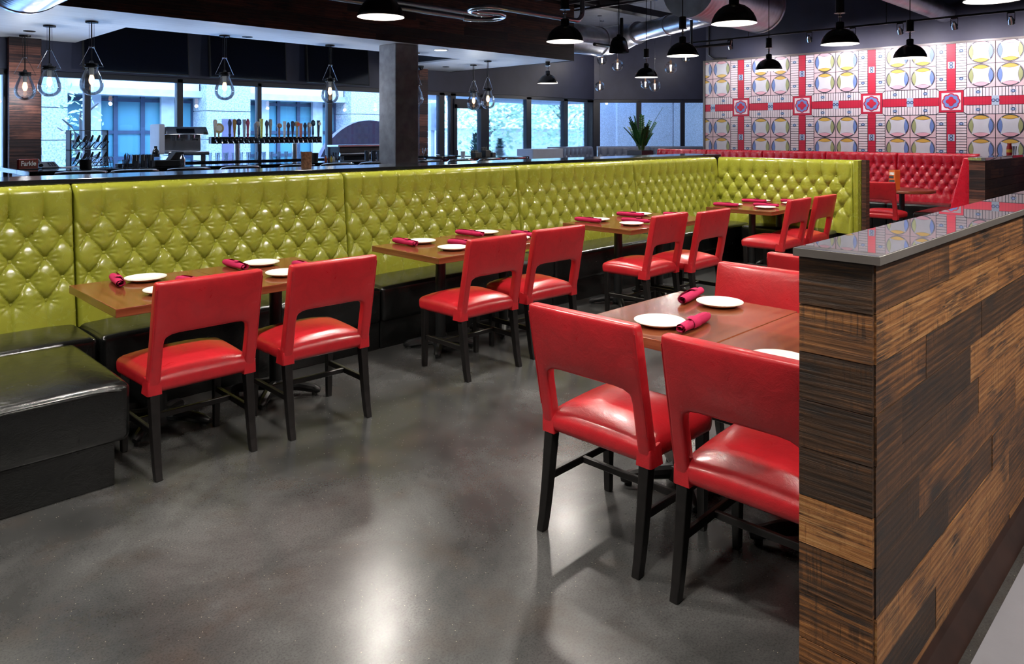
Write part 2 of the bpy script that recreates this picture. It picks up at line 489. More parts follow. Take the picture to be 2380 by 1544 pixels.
cy.max_bounces = 9; cy.diffuse_bounces = 3; cy.glossy_bounces = 6; cy.transmission_bounces = 4; cy.transparent_max_bounces = 12
cy.caustics_reflective = False; cy.caustics_refractive = False; cy.sample_clamp_indirect = 6.; cy.use_denoising = True
cy.use_adaptive_sampling = True; cy.adaptive_threshold = .015

# ------------------------------------------------------------------ the room
YW = 13.0                      # bar window wall
HEAD = 2.55
CZ = 4.6
CORNX = 16.25
struct('floor', MB().box(-5, 22, -5, 13.2, -.1, 0), 'floor', smooth=0)
aisle = struct('floor_aisle', MB().box(-5, 13.7, -5, .60, -.05, .003), simple('brightened_concrete', (.30, .30, .335), .3, var=.12, scale=3, bump=.03), smooth=0)  # floor strip coloured paler in place of brightness the lamps do not give
struct('ceiling', MB().box(-5, 22, -5, 13.3, CZ, CZ + .1), 'deck', smooth=0)
struct('wall_back', MB().box(-5.15, -5, -5, 13.2, 0, CZ), 'warm_wall', smooth=0)
struct('wall_right', MB().box(-5, 22, -5.15, -5, 0, CZ), 'warm_wall', smooth=0)
XM = 13.8                      # mural plane
struct('wall_mural', MB().box(XM + .05, XM + .25, -5, 8.1, 0, CZ), 'dark_wall', smooth=0)
struct('wall_alcove', MB().box(XM + .25, 21.6, 7.9, 8.1, 0, CZ), 'dark_wall', smooth=0)
# window wall: header, low sill, and end piece
wm = MB()
wm.box(-5, CORNX + .15, YW, YW + .2, HEAD + .02, CZ).box(-5, CORNX + .15, YW, YW + .2, 0, .45).box(-5, 1.55, YW, YW + .2, .45, HEAD + .02)
struct('wall_window_side', wm, 'dark_wall', smooth=0)
# angled far wall, from the corner towards +X-Y
ang = Vector((1, -1, 0)).normalized(); angn = Vector((1, 1, 0)).normalized()
A0 = Vector((CORNX, YW, 0))
am = MB()
ln = 7.2
def abox(mb, s0, s1, t0, t1, z0, z1, mi=0):
    c = A0 + ang * (s0 + s1) / 2 + angn * (t0 + t1) / 2 + Vector((0, 0, (z0 + z1) / 2))
    mb.obox(c, ang * (s1 - s0) / 2, angn * (t1 - t0) / 2, Vector((0, 0, (z1 - z0) / 2)), mi)
abox(am, 0, ln, 0, .2, HEAD + .02, CZ); abox(am, 0, ln, 0, .2, 0, .45)
struct('wall_far', am, 'dark_wall', smooth=0)

def window(n, x0, x1, muls, label_parts=None, z0=.45, z1=HEAD, fw=.06, y=YW):
    """one glazed bay run along the window wall; frame and pane are parts"""
    f = MB()
    f.box(x0, x1, y + .02, y + .14, z1 - .07, z1 + .02).box(x0, x1, y + .02, y + .14, z0, z0 + .08)
    for xm, wd in muls:
        f.box(xm - wd / 2, xm + wd / 2, y + .02, y + .14, z0, z1)
    o = struct('window_%d' % n, f, 'frame', bevel=.006, seg=1)
    p = MB().box(x0, x1, y + .075, y + .085, z0 + .04, z1 - .03)
    build('pane', p, 'pane', o, smooth=0)
    return o
Xw = lambda u: Xat(u, YW)
window(1, Xw(88), Xw(978), [(Xw(205), .09), (Xw(420), .10), (Xw(605), .08), (Xw(769), .10), (9.32, .09), (Xw(975), .08), (Xw(90), .06)])
window(2, Xw(984), CORNX, [(Xw(986), .05), (Xw(1029), .16), (Xw(1055), .16), (Xw(1128), .30), (Xw(1231), .18), (Xw(1317), .17), (CORNX - .14, .28)])
window(3, 1.55, 2.5, [(1.6, .1), (2.46, .1)])
aw = MB()
abox(aw, 0, ln, .02, .14, HEAD - .07, HEAD + .02); abox(aw, 0, ln, .02, .14, .45, .53)
sA = lambda u: ((u - 1190) / 1720. * (CORNX + YW) - (CORNX - YW)) / math.sqrt(2)
for u, wd in ((1386, .22), (1485.5, .14), (1587.5, .12), (1690, .12)):
    s_ = sA(u); abox(aw, s_ - wd / 2, s_ + wd / 2, .02, .14, .45, HEAD)
o = struct('window_4', aw, 'frame', bevel=.006, seg=1)
pm = MB(); abox(pm, 0, ln, .075, .085, .49, HEAD - .03); build('pane', pm, 'pane', o, smooth=0)
# door leaf frame inside the second run
dm = MB(); xa, xb = Xw(1062) - .0, Xw(1117)
dm.box(xa - .09, xa, YW - .02, YW + .06, 0, 2.30).box(xb, xb + .09, YW - .02, YW + .06, 0, 2.30).box(xa - .09, xb + .09, YW - .02, YW + .06, 2.20, 2.42).box(xa, xb, YW - .02, YW + .06, 0, .25)
d = struct('door_1', dm, 'frame', bevel=.006, seg=1)
build('door_handle', MB().tube([(xa - .04, YW - .02, .85), (xa - .04, YW - .07, .88), (xa - .04, YW - .07, 1.22), (xa - .04, YW - .02, 1.25)], .012, 8), 'steel', d)

# dark ceiling beams and joists
k = 0
for X in (4.85, 7.2, 9.45, 12.0):
    struct('ceiling_beam', MB().box(X - .22, X + .22, -4.9, 12.9, 4.22, CZ), 'ceiling', smooth=0)
for Y in (-1, 2.2, 7.0, 9.0):
    struct('ceiling_beam', MB().box(-4.9, 13.8, Y - .12, Y + .12, 4.08, 4.215), 'ceiling', smooth=0)
for X in (8.3, 9.0, 9.9, 10.6, 11.3):
    struct('ceiling_rail', MB().box(X - .03, X + .03, 5.8, 11, 4.04, 4.075), 'deck', smooth=0)
struct('ceiling_trim', MB().box(-4.9, 4.4, -4.9, 9.2, 4.3, 4.5), 'ceiling', smooth=0)

# ------------------------------------------------------------------ bar soffit
SY, SZ, SX1 = 9.28, 3.03, 10.99
sm = MB()
def boards(mb, x0, x1, y0, y1, z0, z1, along='x', wd=.14, lmin=1.2, lmax=2.4, mi=0):
    """rows of boards filling a horizontal slab"""
    if along == 'x':
        y = y0
        while y < y1 - 1e-4:
            ye = min(y + wd, y1); x = x0; first = True
            while x < x1 - 1e-4:
                xe = min(x + random.uniform(lmin, lmax) * (random.random() if first else 1), x1); first = False
                if x1 - xe < .15: xe = x1
                mb.box(x, xe, y, ye, z0, z1, mi); x = xe
            y = ye
    else:
        x = x0
        while x < x1 - 1e-4:
            xe = min(x + wd, x1); mb.box(x, xe, y0, y1, z0, z1, mi); x = xe
boards(sm, -1, SX1, SY + .03, 10.66, SZ, SZ + .04, 'x', .3, 3, 5)
boards(sm, -1, 3.35, 10.66, YW, SZ, SZ + .04, 'x', .3, 3, 5)
boards(sm, 9.27, SX1, 10.66, YW, SZ, SZ + .04, 'x', .3, 3, 5)
soff = tag(build('bar_soffit', sm, 'soffit', smooth=0, grain='x'), 'whitewashed board soffit hung over the bar', 'ceiling panel'); soff['kind'] = 'structure'
fm = MB()
def planks_xz(mb, x0, x1, y, z0, z1, wd, lmin, lmax, th=.012, face=-1, mi=0):
    z = z1
    while z > z0 + 1e-4:
        zb = max(z - wd, z0); x = x0; first = True
        while x < x1 - 1e-4:
            xe = x + random.uniform(lmin, lmax) * (random.uniform(.3, 1) if first else 1); first = False
            if x1 - xe < .25: xe = x1
            j = random.uniform(0, .003)
            mb.box(x, min(xe, x1), *(sorted((y, y + face * (th + j)))), zb + .0012, z - .0012, mi); x = xe
        z = zb
def planks_yz(mb, x, y0, y1, z0, z1, wd, lmin=9, lmax=9, th=.012, face=-1, mi=0):
    z = z1
    while z > z0 + 1e-4:
        zb = max(z - wd, z0); y = y0
        while y < y1 - 1e-4:
            ye = y + random.uniform(lmin, lmax)
            if y1 - ye < .2: ye = y1
            j = random.uniform(0, .003)
            mb.box(*(sorted((x, x + face * (th + j)))), y, min(ye, y1), zb + .0012, z - .0012, mi); y = ye
        z = zb
planks_xz(fm, -1, SX1, SY + .03, SZ - .01, 4.2, .135, .7, 2.0, th=.02)
planks_yz(fm, SX1, SY + .03, YW, SZ - .01, 4.2, .135, .8, 1.9, th=.02, face=1)
o = build('trim_1', fm, 'barn_dark', smooth=0, grain='x'); o['kind'] = 'structure'
im = MB()
im.box(3.33, 3.37, 10.66, YW, SZ + .03, 4.2).box(3.33, 9.29, 10.64, 10.68, SZ + .03, 4.2).box(9.25, 9.29, 10.66, YW, SZ + .03, 4.2)
o = build('trim_2', im, 'ceiling', smooth=0); o['kind'] = 'structure'
for (x, y), w_, lb in (((8.02, 9.73), 1, 'bright recessed downlight in the white soffit right of the concrete column'), ((4.93, 10.42), 0, 'small dark recessed fitting in the soffit beside the lamp above the beer taps'),
                       ((2.52, 11.97), 0, 'small dark recessed fitting in the soffit by the leftmost teardrop lamp'), ((10.09, 12.07), 0, 'small dark recessed fitting in the soffit beyond the concrete column')):
    m_ = 'downlight' if w_ else 'lamp_black'
    t = thing('recessed_downlight', lb, 'ceiling light', (x, y, SZ))
    build('trim_ring', MB().lathe([(.11 if w_ else .06, -.008), (.13 if w_ else .075, -.008), (.13 if w_ else .075, 0), (.11 if w_ else .06, 0)], 24), 'ext_white' if w_ else 'lamp_black', t)
    build('lens', MB().lathe([(0, -.005), (.11 if w_ else .06, -.005)], 24), m_, t)

# clad pillars between the windows
pm_ = MB(); planks_xz(pm_, 2.45, 2.85, 12.86, 0, SZ, .125, 9, 9, th=.02); planks_yz(pm_, 2.85, 12.86, 13.0, 0, SZ, .125, face=1); pm_.box(2.46, 2.84, 12.86, 13.0, 0, SZ)
tag(build('wood_clad_pillar', pm_, 'barn_red', smooth=0, grain='x'), 'dark reddish plank clad pillar at the left end of the bar windows', 'pillar', kind='structure')
pm_ = MB(); planks_xz(pm_, 9.99, 10.22, 12.86, 0, SZ, .125, 9, 9, th=.02); pm_.box(10.0, 10.21, 12.86, 13.0, 0, SZ)
tag(build('wood_clad_pillar', pm_, 'barn_red', smooth=0, grain='x'), 'narrow reddish plank pillar just right of the concrete column', 'pillar', kind='structure')
cm = MB().box(6.91, 7.36, 9.49, 9.94, 0, SZ)
tag(build('concrete_column', cm, 'column', bevel=.012, seg=2), 'square raw concrete column rising behind the green banquette to the soffit', 'column', kind='structure')

# ------------------------------------------------------------------ mural
def mural():
    PY, PZ, HB, r = 1.253, 1.2, .215, .181
    y_lo, y_hi, z_lo, z_hi = 0.2, 8.1, .3, 3.11
    mb = MB()
    def clip(p):
        for ax, lim, sg in ((0, y_lo + .02, 1), (0, y_hi - .02, -1), (1, z_lo, 1), (1, z_hi - .015, -1)):
            q = []
            for i in range(len(p)):
                a, b = p[i - 1], p[i]
                ia, ib = sg * (a[ax] - lim) >= 0, sg * (b[ax] - lim) >= 0
                if ia != ib:
                    t = (lim - a[ax]) / (b[ax] - a[ax]); q.append((a[0] + t * (b[0] - a[0]), a[1] + t * (b[1] - a[1])))
                if ib: q.append(b)
            p = q
            if len(p) < 3: return None
        return p
    def poly(p, mi, lay):
        p = clip(p)
        if p:
            x = XM - .0012 * lay
            mb.add([(x, y, z) for y, z in p], [tuple(range(len(p)))], mi)
    def rect(y0, y1, z0, z1, mi, lay):
        poly([(y0, z0), (y1, z0), (y1, z1), (y0, z1)], mi, lay)
    def disc(cy_, cz_, rr, mi, lay, n=28):
        poly([(cy_ + rr * math.cos(2 * PI * i / n), cz_ + rr * math.sin(2 * PI * i / n)) for i in range(n)], mi, lay)
    def line(a, b, w_, lay, mi=0):
        dy, dz = b[0] - a[0], b[1] - a[1]; l_ = math.hypot(dy, dz); ny, nz = -dz / l_ * w_ / 2, dy / l_ * w_ / 2
        poly([(a[0] + ny, a[1] + nz), (b[0] + ny, b[1] + nz), (b[0] - ny, b[1] - nz), (a[0] - ny, a[1] - nz)], mi, lay)
    def lens(c, ang_, mi, lay, out_=0., sag=.13):
        pts = []; h = math.radians(42)
        R = r * .985 - .004 + out_
        for i in range(13):
            t = ang_ - h + 2 * h * i / 12; pts.append((c[0] + R * math.cos(t), c[1] + R * math.sin(t)))
        for i in range(1, 12):
            t = 1 - i / 12.; wv = -1 + 2 * t
            ch = R * math.cos(h) - (sag * r + out_ * 1.2) * (1 - wv * wv); sd = R * math.sin(h) * wv
            pts.append((c[0] + ch * math.cos(ang_) - sd * math.sin(ang_), c[1] + ch * math.sin(ang_) + sd * math.cos(ang_)))
        poly(pts, mi, lay)
    BLK, BG, WH, RED, BLU, GRN, YEL, PNK, LT, LBL, DRED = range(11)
    rect(y_lo, y_hi, z_lo, z_hi, BG, 0)
    LW = .009
    def blue_sq(cy_, cz_, s=.05, two=None):
        rect(cy_ - s * .8, cy_ + s * .8, cz_ - s * .45 * (2 if two == 'v' else 1), cz_ + s * .45 * (2 if two == 'v' else 1), LBL, 4) if two != 'h' else rect(cy_ - s * .95, cy_ + s * .95, cz_ - HB * .36, cz_ + HB * .36, LBL, 4)
        cs = [(0, 0)] if not two else ([(0, .026), (0, -.026)] if two == 'v' else [(.028, 0), (-.028, 0)])
        for a, b in cs:
            disc(cy_ + a, cz_ + b, .028, BLK, 5, 14); disc(cy_ + a, cz_ + b, .021, BLU, 6, 14); disc(cy_ + a, cz_ + b, .010, LBL, 7, 10)
    for kz in range(-2, 2):
        cz_ = 2.142 + kz * PZ
        for ky in range(-3, 5):
            cy_ = 3.52 + ky * PY
            # vertical strip and ladders above/below the medallion
            for (za, zb) in ((cz_ + HB, cz_ + PZ - HB),):
                rect(cy_ - .225, cy_ + .225, za, zb, WH, 1)
                rect(cy_ - .068, cy_ + .068, za - .045, zb + .045, RED, 2)
                nr = 17
                for i in range(nr + 1):
                    zz = za + (zb - za) * i / nr
                    line((cy_ - .225, zz), (cy_ - .068, zz), LW * .8, 3); line((cy_ + .068, zz), (cy_ + .225, zz), LW * .8, 3)
                    line((cy_ - .068, zz), (cy_ + .068, zz), LW * .45, 3, DRED)
                for sgn in (-1, 1):
                    line((cy_ + sgn * .225, za), (cy_ + sgn * .225, zb), LW, 3); line((cy_ + sgn * .068, za), (cy_ + sgn * .068, zb), LW * .7, 3)
                    for zz in (cz_ + .37, cz_ + PZ - .37): blue_sq(cy_ + sgn * .147, zz)
                blue_sq(cy_, cz_ + PZ / 2, .062, 'v')
            # horizontal band
            ya, yb = cy_ + .225, cy_ + PY - .225
            rect(ya, yb, cz_ - HB, cz_ + HB, WH, 1); rect(ya - .045, yb + .045, cz_ - .07, cz_ + .07, RED, 2)
            nr = 18
            for i in range(nr + 1):
                yy = ya + (yb - ya) * i / nr
                line((yy, cz_ + .07), (yy, cz_ + HB), LW * .8, 3); line((yy, cz_ - HB), (yy, cz_ - .07), LW * .8, 3); line((yy, cz_ - .07), (yy, cz_ + .07), LW * .45, 3, DRED)
            for sgn in (-1, 1):
                line((ya, cz_ + sgn * HB), (yb, cz_ + sgn * HB), LW, 3); line((ya, cz_ + sgn * .07), (yb, cz_ + sgn * .07), LW * .7, 3)
                for yy in (cy_ + PY / 2 - .24, cy_ + PY / 2 + .24): blue_sq(yy, cz_ + sgn * .143)
            blue_sq(cy_ + PY / 2, cz_, .055, 'h')
            # medallion
            q = .185
            rect(cy_ - .225, cy_ + .225, cz_ - HB, cz_ + HB, WH, 1)
            for sy in (-1, 1):
                for sz in (-1, 1):
                    line((cy_ + sy * q, cz_ + sz * q), (cy_ + sy * .225, cz_ + sz * HB), LW, 3)
            rect(cy_ - q, cy_ + q, cz_ - q, cz_ + q, BLK, 3); rect(cy_ - q + .006, cy_ + q - .006, cz_ - q + .006, cz_ + q - .006, RED, 4)
            rect(cy_ - .150, cy_ + .150, cz_ - .150, cz_ + .150, DRED, 5); rect(cy_ - .143, cy_ + .143, cz_ - .143, cz_ + .143, WH, 6)
            def flower(nl, R0, rad, mi, lay, n=96):
                pts = []
                for i in range(n):
                    t = 2 * PI * i / n; st = 2 * PI / nl; dl = (t + st / 2) % st - st / 2
                    rr = R0 * math.cos(dl) + math.sqrt(max(0, rad * rad - (R0 * math.sin(dl)) ** 2))
                    pts.append((cy_ + rr * math.cos(t), cz_ + rr * math.sin(t)))
                poly(pts, mi, lay)
            flower(8, .082, .056, DRED, 7); flower(8, .082, .051, RED, 8); flower(8, .078, .040, BLU, 9)
            flower(4, .042, .036, DRED, 10); flower(4, .042, .0315, RED, 11)
            # four circles between the strips
            pat = {0: ((GRN, BLU), (GRN, BLU)), 1: ((GRN, BLU), (BLU, GRN)), 2: ((BLU, GRN), (BLU, GRN)), 3: ((BLU, GRN), (GRN, BLU))}[ky % 4]
            by = (PY - .45) / 4; bz = (PZ - 2 * HB) / 4
            for j in (0, 1):
                line((ya + (yb - ya) / 2 * 1, cz_ + HB), (ya + (yb - ya) / 2, cz_ + PZ - HB), LW, 1)
            line((ya, cz_ + PZ / 2), (yb, cz_ + PZ / 2), LW, 1)
            for j in (0, 1):
                for i in (0, 1):
                    c = (ya + by * (1 + 2 * i), cz_ + HB + bz * (1 + 2 * j))
                    rr = r
                    disc(c[0], c[1], rr + .006, BLK, 2, 40); disc(c[0], c[1], rr, LT, 3, 40)
                    top_y = (j == 0) if kz >= 0 else True
                    cols = [pat[i][1], YEL if top_y else PNK, pat[i][0], PNK if top_y else YEL]
                    # +y is to the left in the picture
                    for kk, a_ in enumerate((PI, PI / 2, 0, -PI / 2)):
                        lens(c, a_, BLK, 4, .004); lens(c, a_, cols[kk], 5, -.005)
    fr = MB()
    t = thing('mural', 'large board-game style mural of circles, red crosses and flower medallions on the far wall', 'mural', (0, 0, 0))
    cols = [(.012, .015, .03), (.70, .53, .56), (.76, .69, .71), (.52, .018, .05), (.15, .24, .52), (.33, .37, .17), (.62, .40, .08), (.72, .40, .47), (.60, .63, .67), (.42, .54, .66), (.36, .012, .04)]
    nm = ['black', 'blush', 'white', 'crimson', 'blue', 'sage', 'yellow', 'pink', 'pearl', 'sky_blue', 'dark_red']
    ms = [simple('mural_' + n_, c_, .42, var=.05) for n_, c_ in zip(nm, cols)]
    build('painted_panel', mb, ms, t, smooth=0, recalc=False)
    fr.box(XM - .03, XM + .05, y_hi - .02, y_hi + .02, z_lo, z_hi + .02).box(XM - .03, XM + .05, y_lo, y_hi, z_hi - .015, z_hi + .02).box(XM + .001, XM + .05, y_lo, y_hi, z_lo, z_hi)
    build('edge_frame', fr, 'countertop', t, smooth=0)
mural()

# ------------------------------------------------------------------ tufted upholstery
def tuft_mesh(name, W, z0, z1, rows, s0, pitch, mat, res=.012, amp=.026, dim=.030, y_bot=-.185, y_top=-.085, depth_back=0., seed=0):
    """upholstered back with diamond tufting, front towards -y, running along +x from 0 to W"""
    nx = max(8, int(W / res)); nz = max(8, int((z1 - z0) / res))
    S, Z = np.meshgrid(np.linspace(0, W, nx + 1), np.linspace(z0, z1, nz + 1))
    zr = np.array(rows)                      # descending
    k = np.arange(len(zr))
    rho = np.interp(Z, zr[::-1], k[::-1].astype(float))
    q = (S - s0) / pitch
    uu = q + rho / 2; vv = q - rho / 2
    a = np.abs(np.sin(PI * uu)); b = np.abs(np.sin(PI * vv))
    h = (a * b + 1e-6) ** .17
    gr = np.exp(-(np.minimum(a, b) / .14) ** 2)
    # pleats above and below
    up = np.clip((Z - zr[0]) / max(z1 - zr[0], 1e-3), 0, 1); dn = np.clip((zr[-1] - Z) / max(zr[-1] - z0, 1e-3), 0, 1)
    t = np.maximum(up, dn)
    h = h * (1 - .72 * t) + .95 * .72 * t
    dimple = np.zeros_like(h)
    btn = []
    rs = np.random.RandomState(seed)
    for i, z in enumerate(rows):
        first = s0 - (0 if i % 2 == 0 else pitch / 2)
        x = first
        while x - pitch > .05: x -= pitch
        while x < .05: x += pitch
        while x < W - .045:
            btn.append((x, z))
            d2 = (S - x) ** 2 + (Z - z) ** 2
            dimple = np.maximum(dimple, np.exp(-(np.sqrt(d2) / .040) ** 1.25))
            # soft wrinkles radiating sideways from each button
            th = np.arctan2(Z - z, S - x); dd = np.sqrt(d2)
            h = h + .13 * np.sin(th * 11 + rs.uniform(0, 6)) * np.cos(th) ** 2 * np.exp(-(dd - .038) ** 2 / .0007)
            x += pitch
    gr = gr * (1 - t) + t * .55 * np.exp(-(np.abs(np.sin(PI * q)) / .10) ** 2) * (1 - t * .4) * (Z > zr[-1])
    H = amp * h - dim * dimple - .0055 * gr
    e = np.clip(np.minimum(S, W - S) / .028, 0, 1)
    H = H * (.25 + .75 * np.sqrt(1 - (1 - e) ** 2)) - .022 * (1 - np.sqrt(1 - (1 - e) ** 2))
    rt = np.clip((z1 - Z) / .05, 0, 1)
    H = H - .05 * (1 - np.sqrt(1 - (1 - rt) ** 2))
    T = (Z - z0) / (z1 - z0)
    Y = y_bot + (y_top - y_bot) * T - H
    n = (nx + 1) * (nz + 1)
    V = np.stack([S, Y, Z], -1).reshape(-1, 3)
    idx = np.arange(n).reshape(nz + 1, nx + 1)
    F = np.stack([idx[:-1, :-1], idx[:-1, 1:], idx[1:, 1:], idx[1:, :-1]], -1).reshape(-1, 4)
    faces = F.tolist(); verts = V.tolist()
    # close the sides, top and back
    def strip(loop):
        o = len(verts)
        for i in loop:
            x, y, z = verts[i]; verts.append([x, depth_back, z])
        for j in range(len(loop) - 1):
            faces.append([loop[j], o + j, o + j + 1, loop[j + 1]])
    strip(idx[:, 0].tolist()); strip(idx[-1, :].tolist()); strip(idx[::-1, -1].tolist()); strip(idx[0, ::-1].tolist())
    me = bpy.data.meshes.new(name)
    me.from_pydata(verts, [], faces)
    bm = bmesh.new(); bm.from_mesh(me); bmesh.ops.recalc_face_normals(bm, faces=bm.faces); bm.to_mesh(me); bm.free()
    finish(me, mat, 60)
    def surf(x, z):
        i = min(nz, max(0, int(round((z - z0) / (z1 - z0) * nz)))); j = min(nx, max(0, int(round(x / W * nx))))
        return Y[i, j]
    return me, [(x, surf(x, z), z) for x, z in btn]

def cushion(mb, x0, x1, y0, y1, z0, z1, crown=.02, nx=14, ny=10, mi=0, nose=.0):
    """seat block with a softly crowned top"""
    vs = []; fs = []
    for j in range(ny + 1):
        for i in range(nx + 1):
            s = -1 + 2 * i / nx; t = -1 + 2 * j / ny
            z = z1 - crown + crown * (1 - abs(s) ** 4) * (1 - abs(t) ** 3)
            vs.append((x0 + (x1 - x0) * i / nx, y0 + (y1 - y0) * j / ny, z))
    g = lambda i, j: j * (nx + 1) + i
    for j in range(ny):
        for i in range(nx):
            fs.append((g(i, j), g(i + 1, j), g(i + 1, j + 1), g(i, j + 1)))
    loop = [g(i, 0) for i in range(nx + 1)] + [g(nx, j) for j in range(1, ny + 1)] + [g(i, ny) for i in range(nx - 1, -1, -1)] + [g(0, j) for j in range(ny - 1, 0, -1)]
    o = len(vs)
    for k_ in loop:
        vs.append((vs[k_][0], vs[k_][1], z0))
    n = len(loop)
    for k_ in range(n):
        fs.append((loop[k_], o + k_, o + (k_ + 1) % n, loop[(k_ + 1) % n]))
    fs.append(tuple(o + k_ for k_ in range(n)))
    mb.add(vs, fs, mi)
    return mb

BTN_ME = {}
def button_mesh(mat):
    if mat not in BTN_ME:
        mb = MB()
        prof = [(0, .009), (.007, .0082), (.0108, .006), (.013, .002), (.013, -.008), (0, -.008)]
        vs = []; 
        mb.lathe(prof, 12)
        # turn the button to face -y
        mb.v = [(x, -z, y) for x, y, z in mb.v]
        me = bpy.data.meshes.new('button'); me.from_pydata(mb.v, [], mb.f)
        bm = bmesh.new(); bm.from_mesh(me); bmesh.ops.recalc_face_normals(bm, faces=bm.faces); bm.to_mesh(me); bm.free()
        finish(me, mat, 50); BTN_ME[mat] = me
    return BTN_ME[mat]

ROWS = [1.10, .982, .864, .746, .622]
def section(name, label, cat, W, loc, rz, mat, res=.012, s0=.159, pitch=.176, buttons=True, seat=(-.61, .0), seat_x=None, z1=1.294, rows=ROWS, group=None, seed=0, seat_mat='black_leather', base=True, amp=.026, y_top=-.085, z0=.44):
    t = thing(name, label, cat, loc, rz, group)
    me, pts = tuft_mesh('tufted_back', W - .006, z0, z1, rows, s0, pitch, mat, res, seed=seed, amp=amp, y_top=y_top)
    back = link('tufted_back', me, t)
    if buttons:
        bmesh_ = button_mesh(mat)
        for x, y, z in pts:
            b = link('button', bmesh_, back); b.location = (x, y - .005, z)
    sx0, sx1 = seat_x if seat_x else (.004, W - .004)
    if seat:
        sm_ = cushion(MB(), sx0, sx1, seat[0], -.13, .20, .485, .022, 24, 10)
        build('seat_cushion', sm_, seat_mat, t, bevel=.032, seg=4, smooth=50, bang=50)
        if base:
            build('base', MB().box(sx0 + .002, sx1 - .002, seat[0] + .03, -.02, 0, .205), 'black_leather', t, bevel=.004, seg=1)
    return t

BY = 5.17                      # wall face behind the long banquette
CORN = 8.97                    # where the banquette turns
G1 = 'lime green banquette sections'
section('banquette_section', 'lime green tufted banquette section at the far left edge, beside the black return bench', 'banquette', 1.61, (-.31, BY, 0), 0, 'green', .007, s0=.159 - .176 * 1 + .06, seed=1, group=G1, seat_x=(.85, 1.60))
section('banquette_section', 'lime green tufted banquette section behind the nearest wooden table', 'banquette', 1.90, (1.30, BY, 0), 0, 'green', .0065, seed=2, group=G1)
section('banquette_section', 'lime green tufted banquette section behind the second wooden table, below the concrete column', 'banquette', 1.93, (3.20, BY, 0), 0, 'green', .0075, seed=3, group=G1)
section('banquette_section', 'lime green tufted banquette section behind the third wooden table', 'banquette', 1.93, (5.13, BY, 0), 0, 'green', .010, seed=4, group=G1)
section('banquette_section', 'lime green tufted banquette section just left of the inside corner', 'banquette', CORN - 7.06 - .02, (7.06, BY, 0), 0, 'green', .011, seed=5, group=G1, seat_x=(.004, 1.89))
END_W = 1.78
end = section('banquette_section', 'short lime green tufted banquette section turning towards the wooden partition, behind the farthest table', 'banquette', END_W, (CORN + .09, BY - .10, 0), -PI / 2, 'green', .011, seed=6, group=G1, seat_x=(.55, 1.62), seat=(-.50, 0))
build('end_panel', MB().box(END_W - .004, END_W + .05, -.14, 0, .0, 1.30), 'green', end, bevel=.012, seg=3)

# return bench at the left edge of the picture
rb = thing('return_bench', 'black leather bench end jutting towards the viewer at the left edge', 'bench', (0, 0, 0))
cb = cushion(MB(), .45, 1.165, 3.63, 4.52, .20, .50, .035, 20, 26)
build('seat_cushion', cb, 'black_leather', rb, bevel=.05, seg=5, smooth=60, bang=50)
build('base', MB().box(.47, 1.105, 3.665, 4.50, 0, .205), 'black_leather', rb, bevel=.004, seg=1)
pts = [(.46 + .66 * i / 24, 3.6285, .436 + .018 * (1 - abs(-1 + 2 * i / 24) ** 4)) for i in range(25)]
build('stitched_seam', MB().tube(pts, .0035, 6), 'black_leather', rb)

# wall behind the banquette and its ledge
wb = MB().box(-.3, CORN + .25, BY + .005, BY + .17, 0, 1.29).box(CORN + .095, CORN + .17, BY - .1 - END_W - .10, BY + .005, 0, 1.294)
wb.box(CORN + .06, CORN + .17, BY - .1 - END_W - .105, BY - .1 - END_W - .055, 0, 1.294)
struct('wall_banquette', wb, 'barn_dark', bevel=0, smooth=0, grain='x')
lg = thing('drink_ledge', 'long glossy black ledge running along the top of the green banquette', 'ledge', (0, 0, 0))
build('ledge_top', MB().box(-.3, CORN + .19, BY - .045, 5.66, 1.296, 1.326), 'ledge', lg, bevel=.004, seg=2)
build('bracket', MB().box(2.0, 2.06, BY + .17, 5.6, 1.15, 1.296), 'black_metal', lg)
build('bracket', MB().box(6.5, 6.56, BY + .17, 5.6, 1.15, 1.296), 'black_metal', lg)

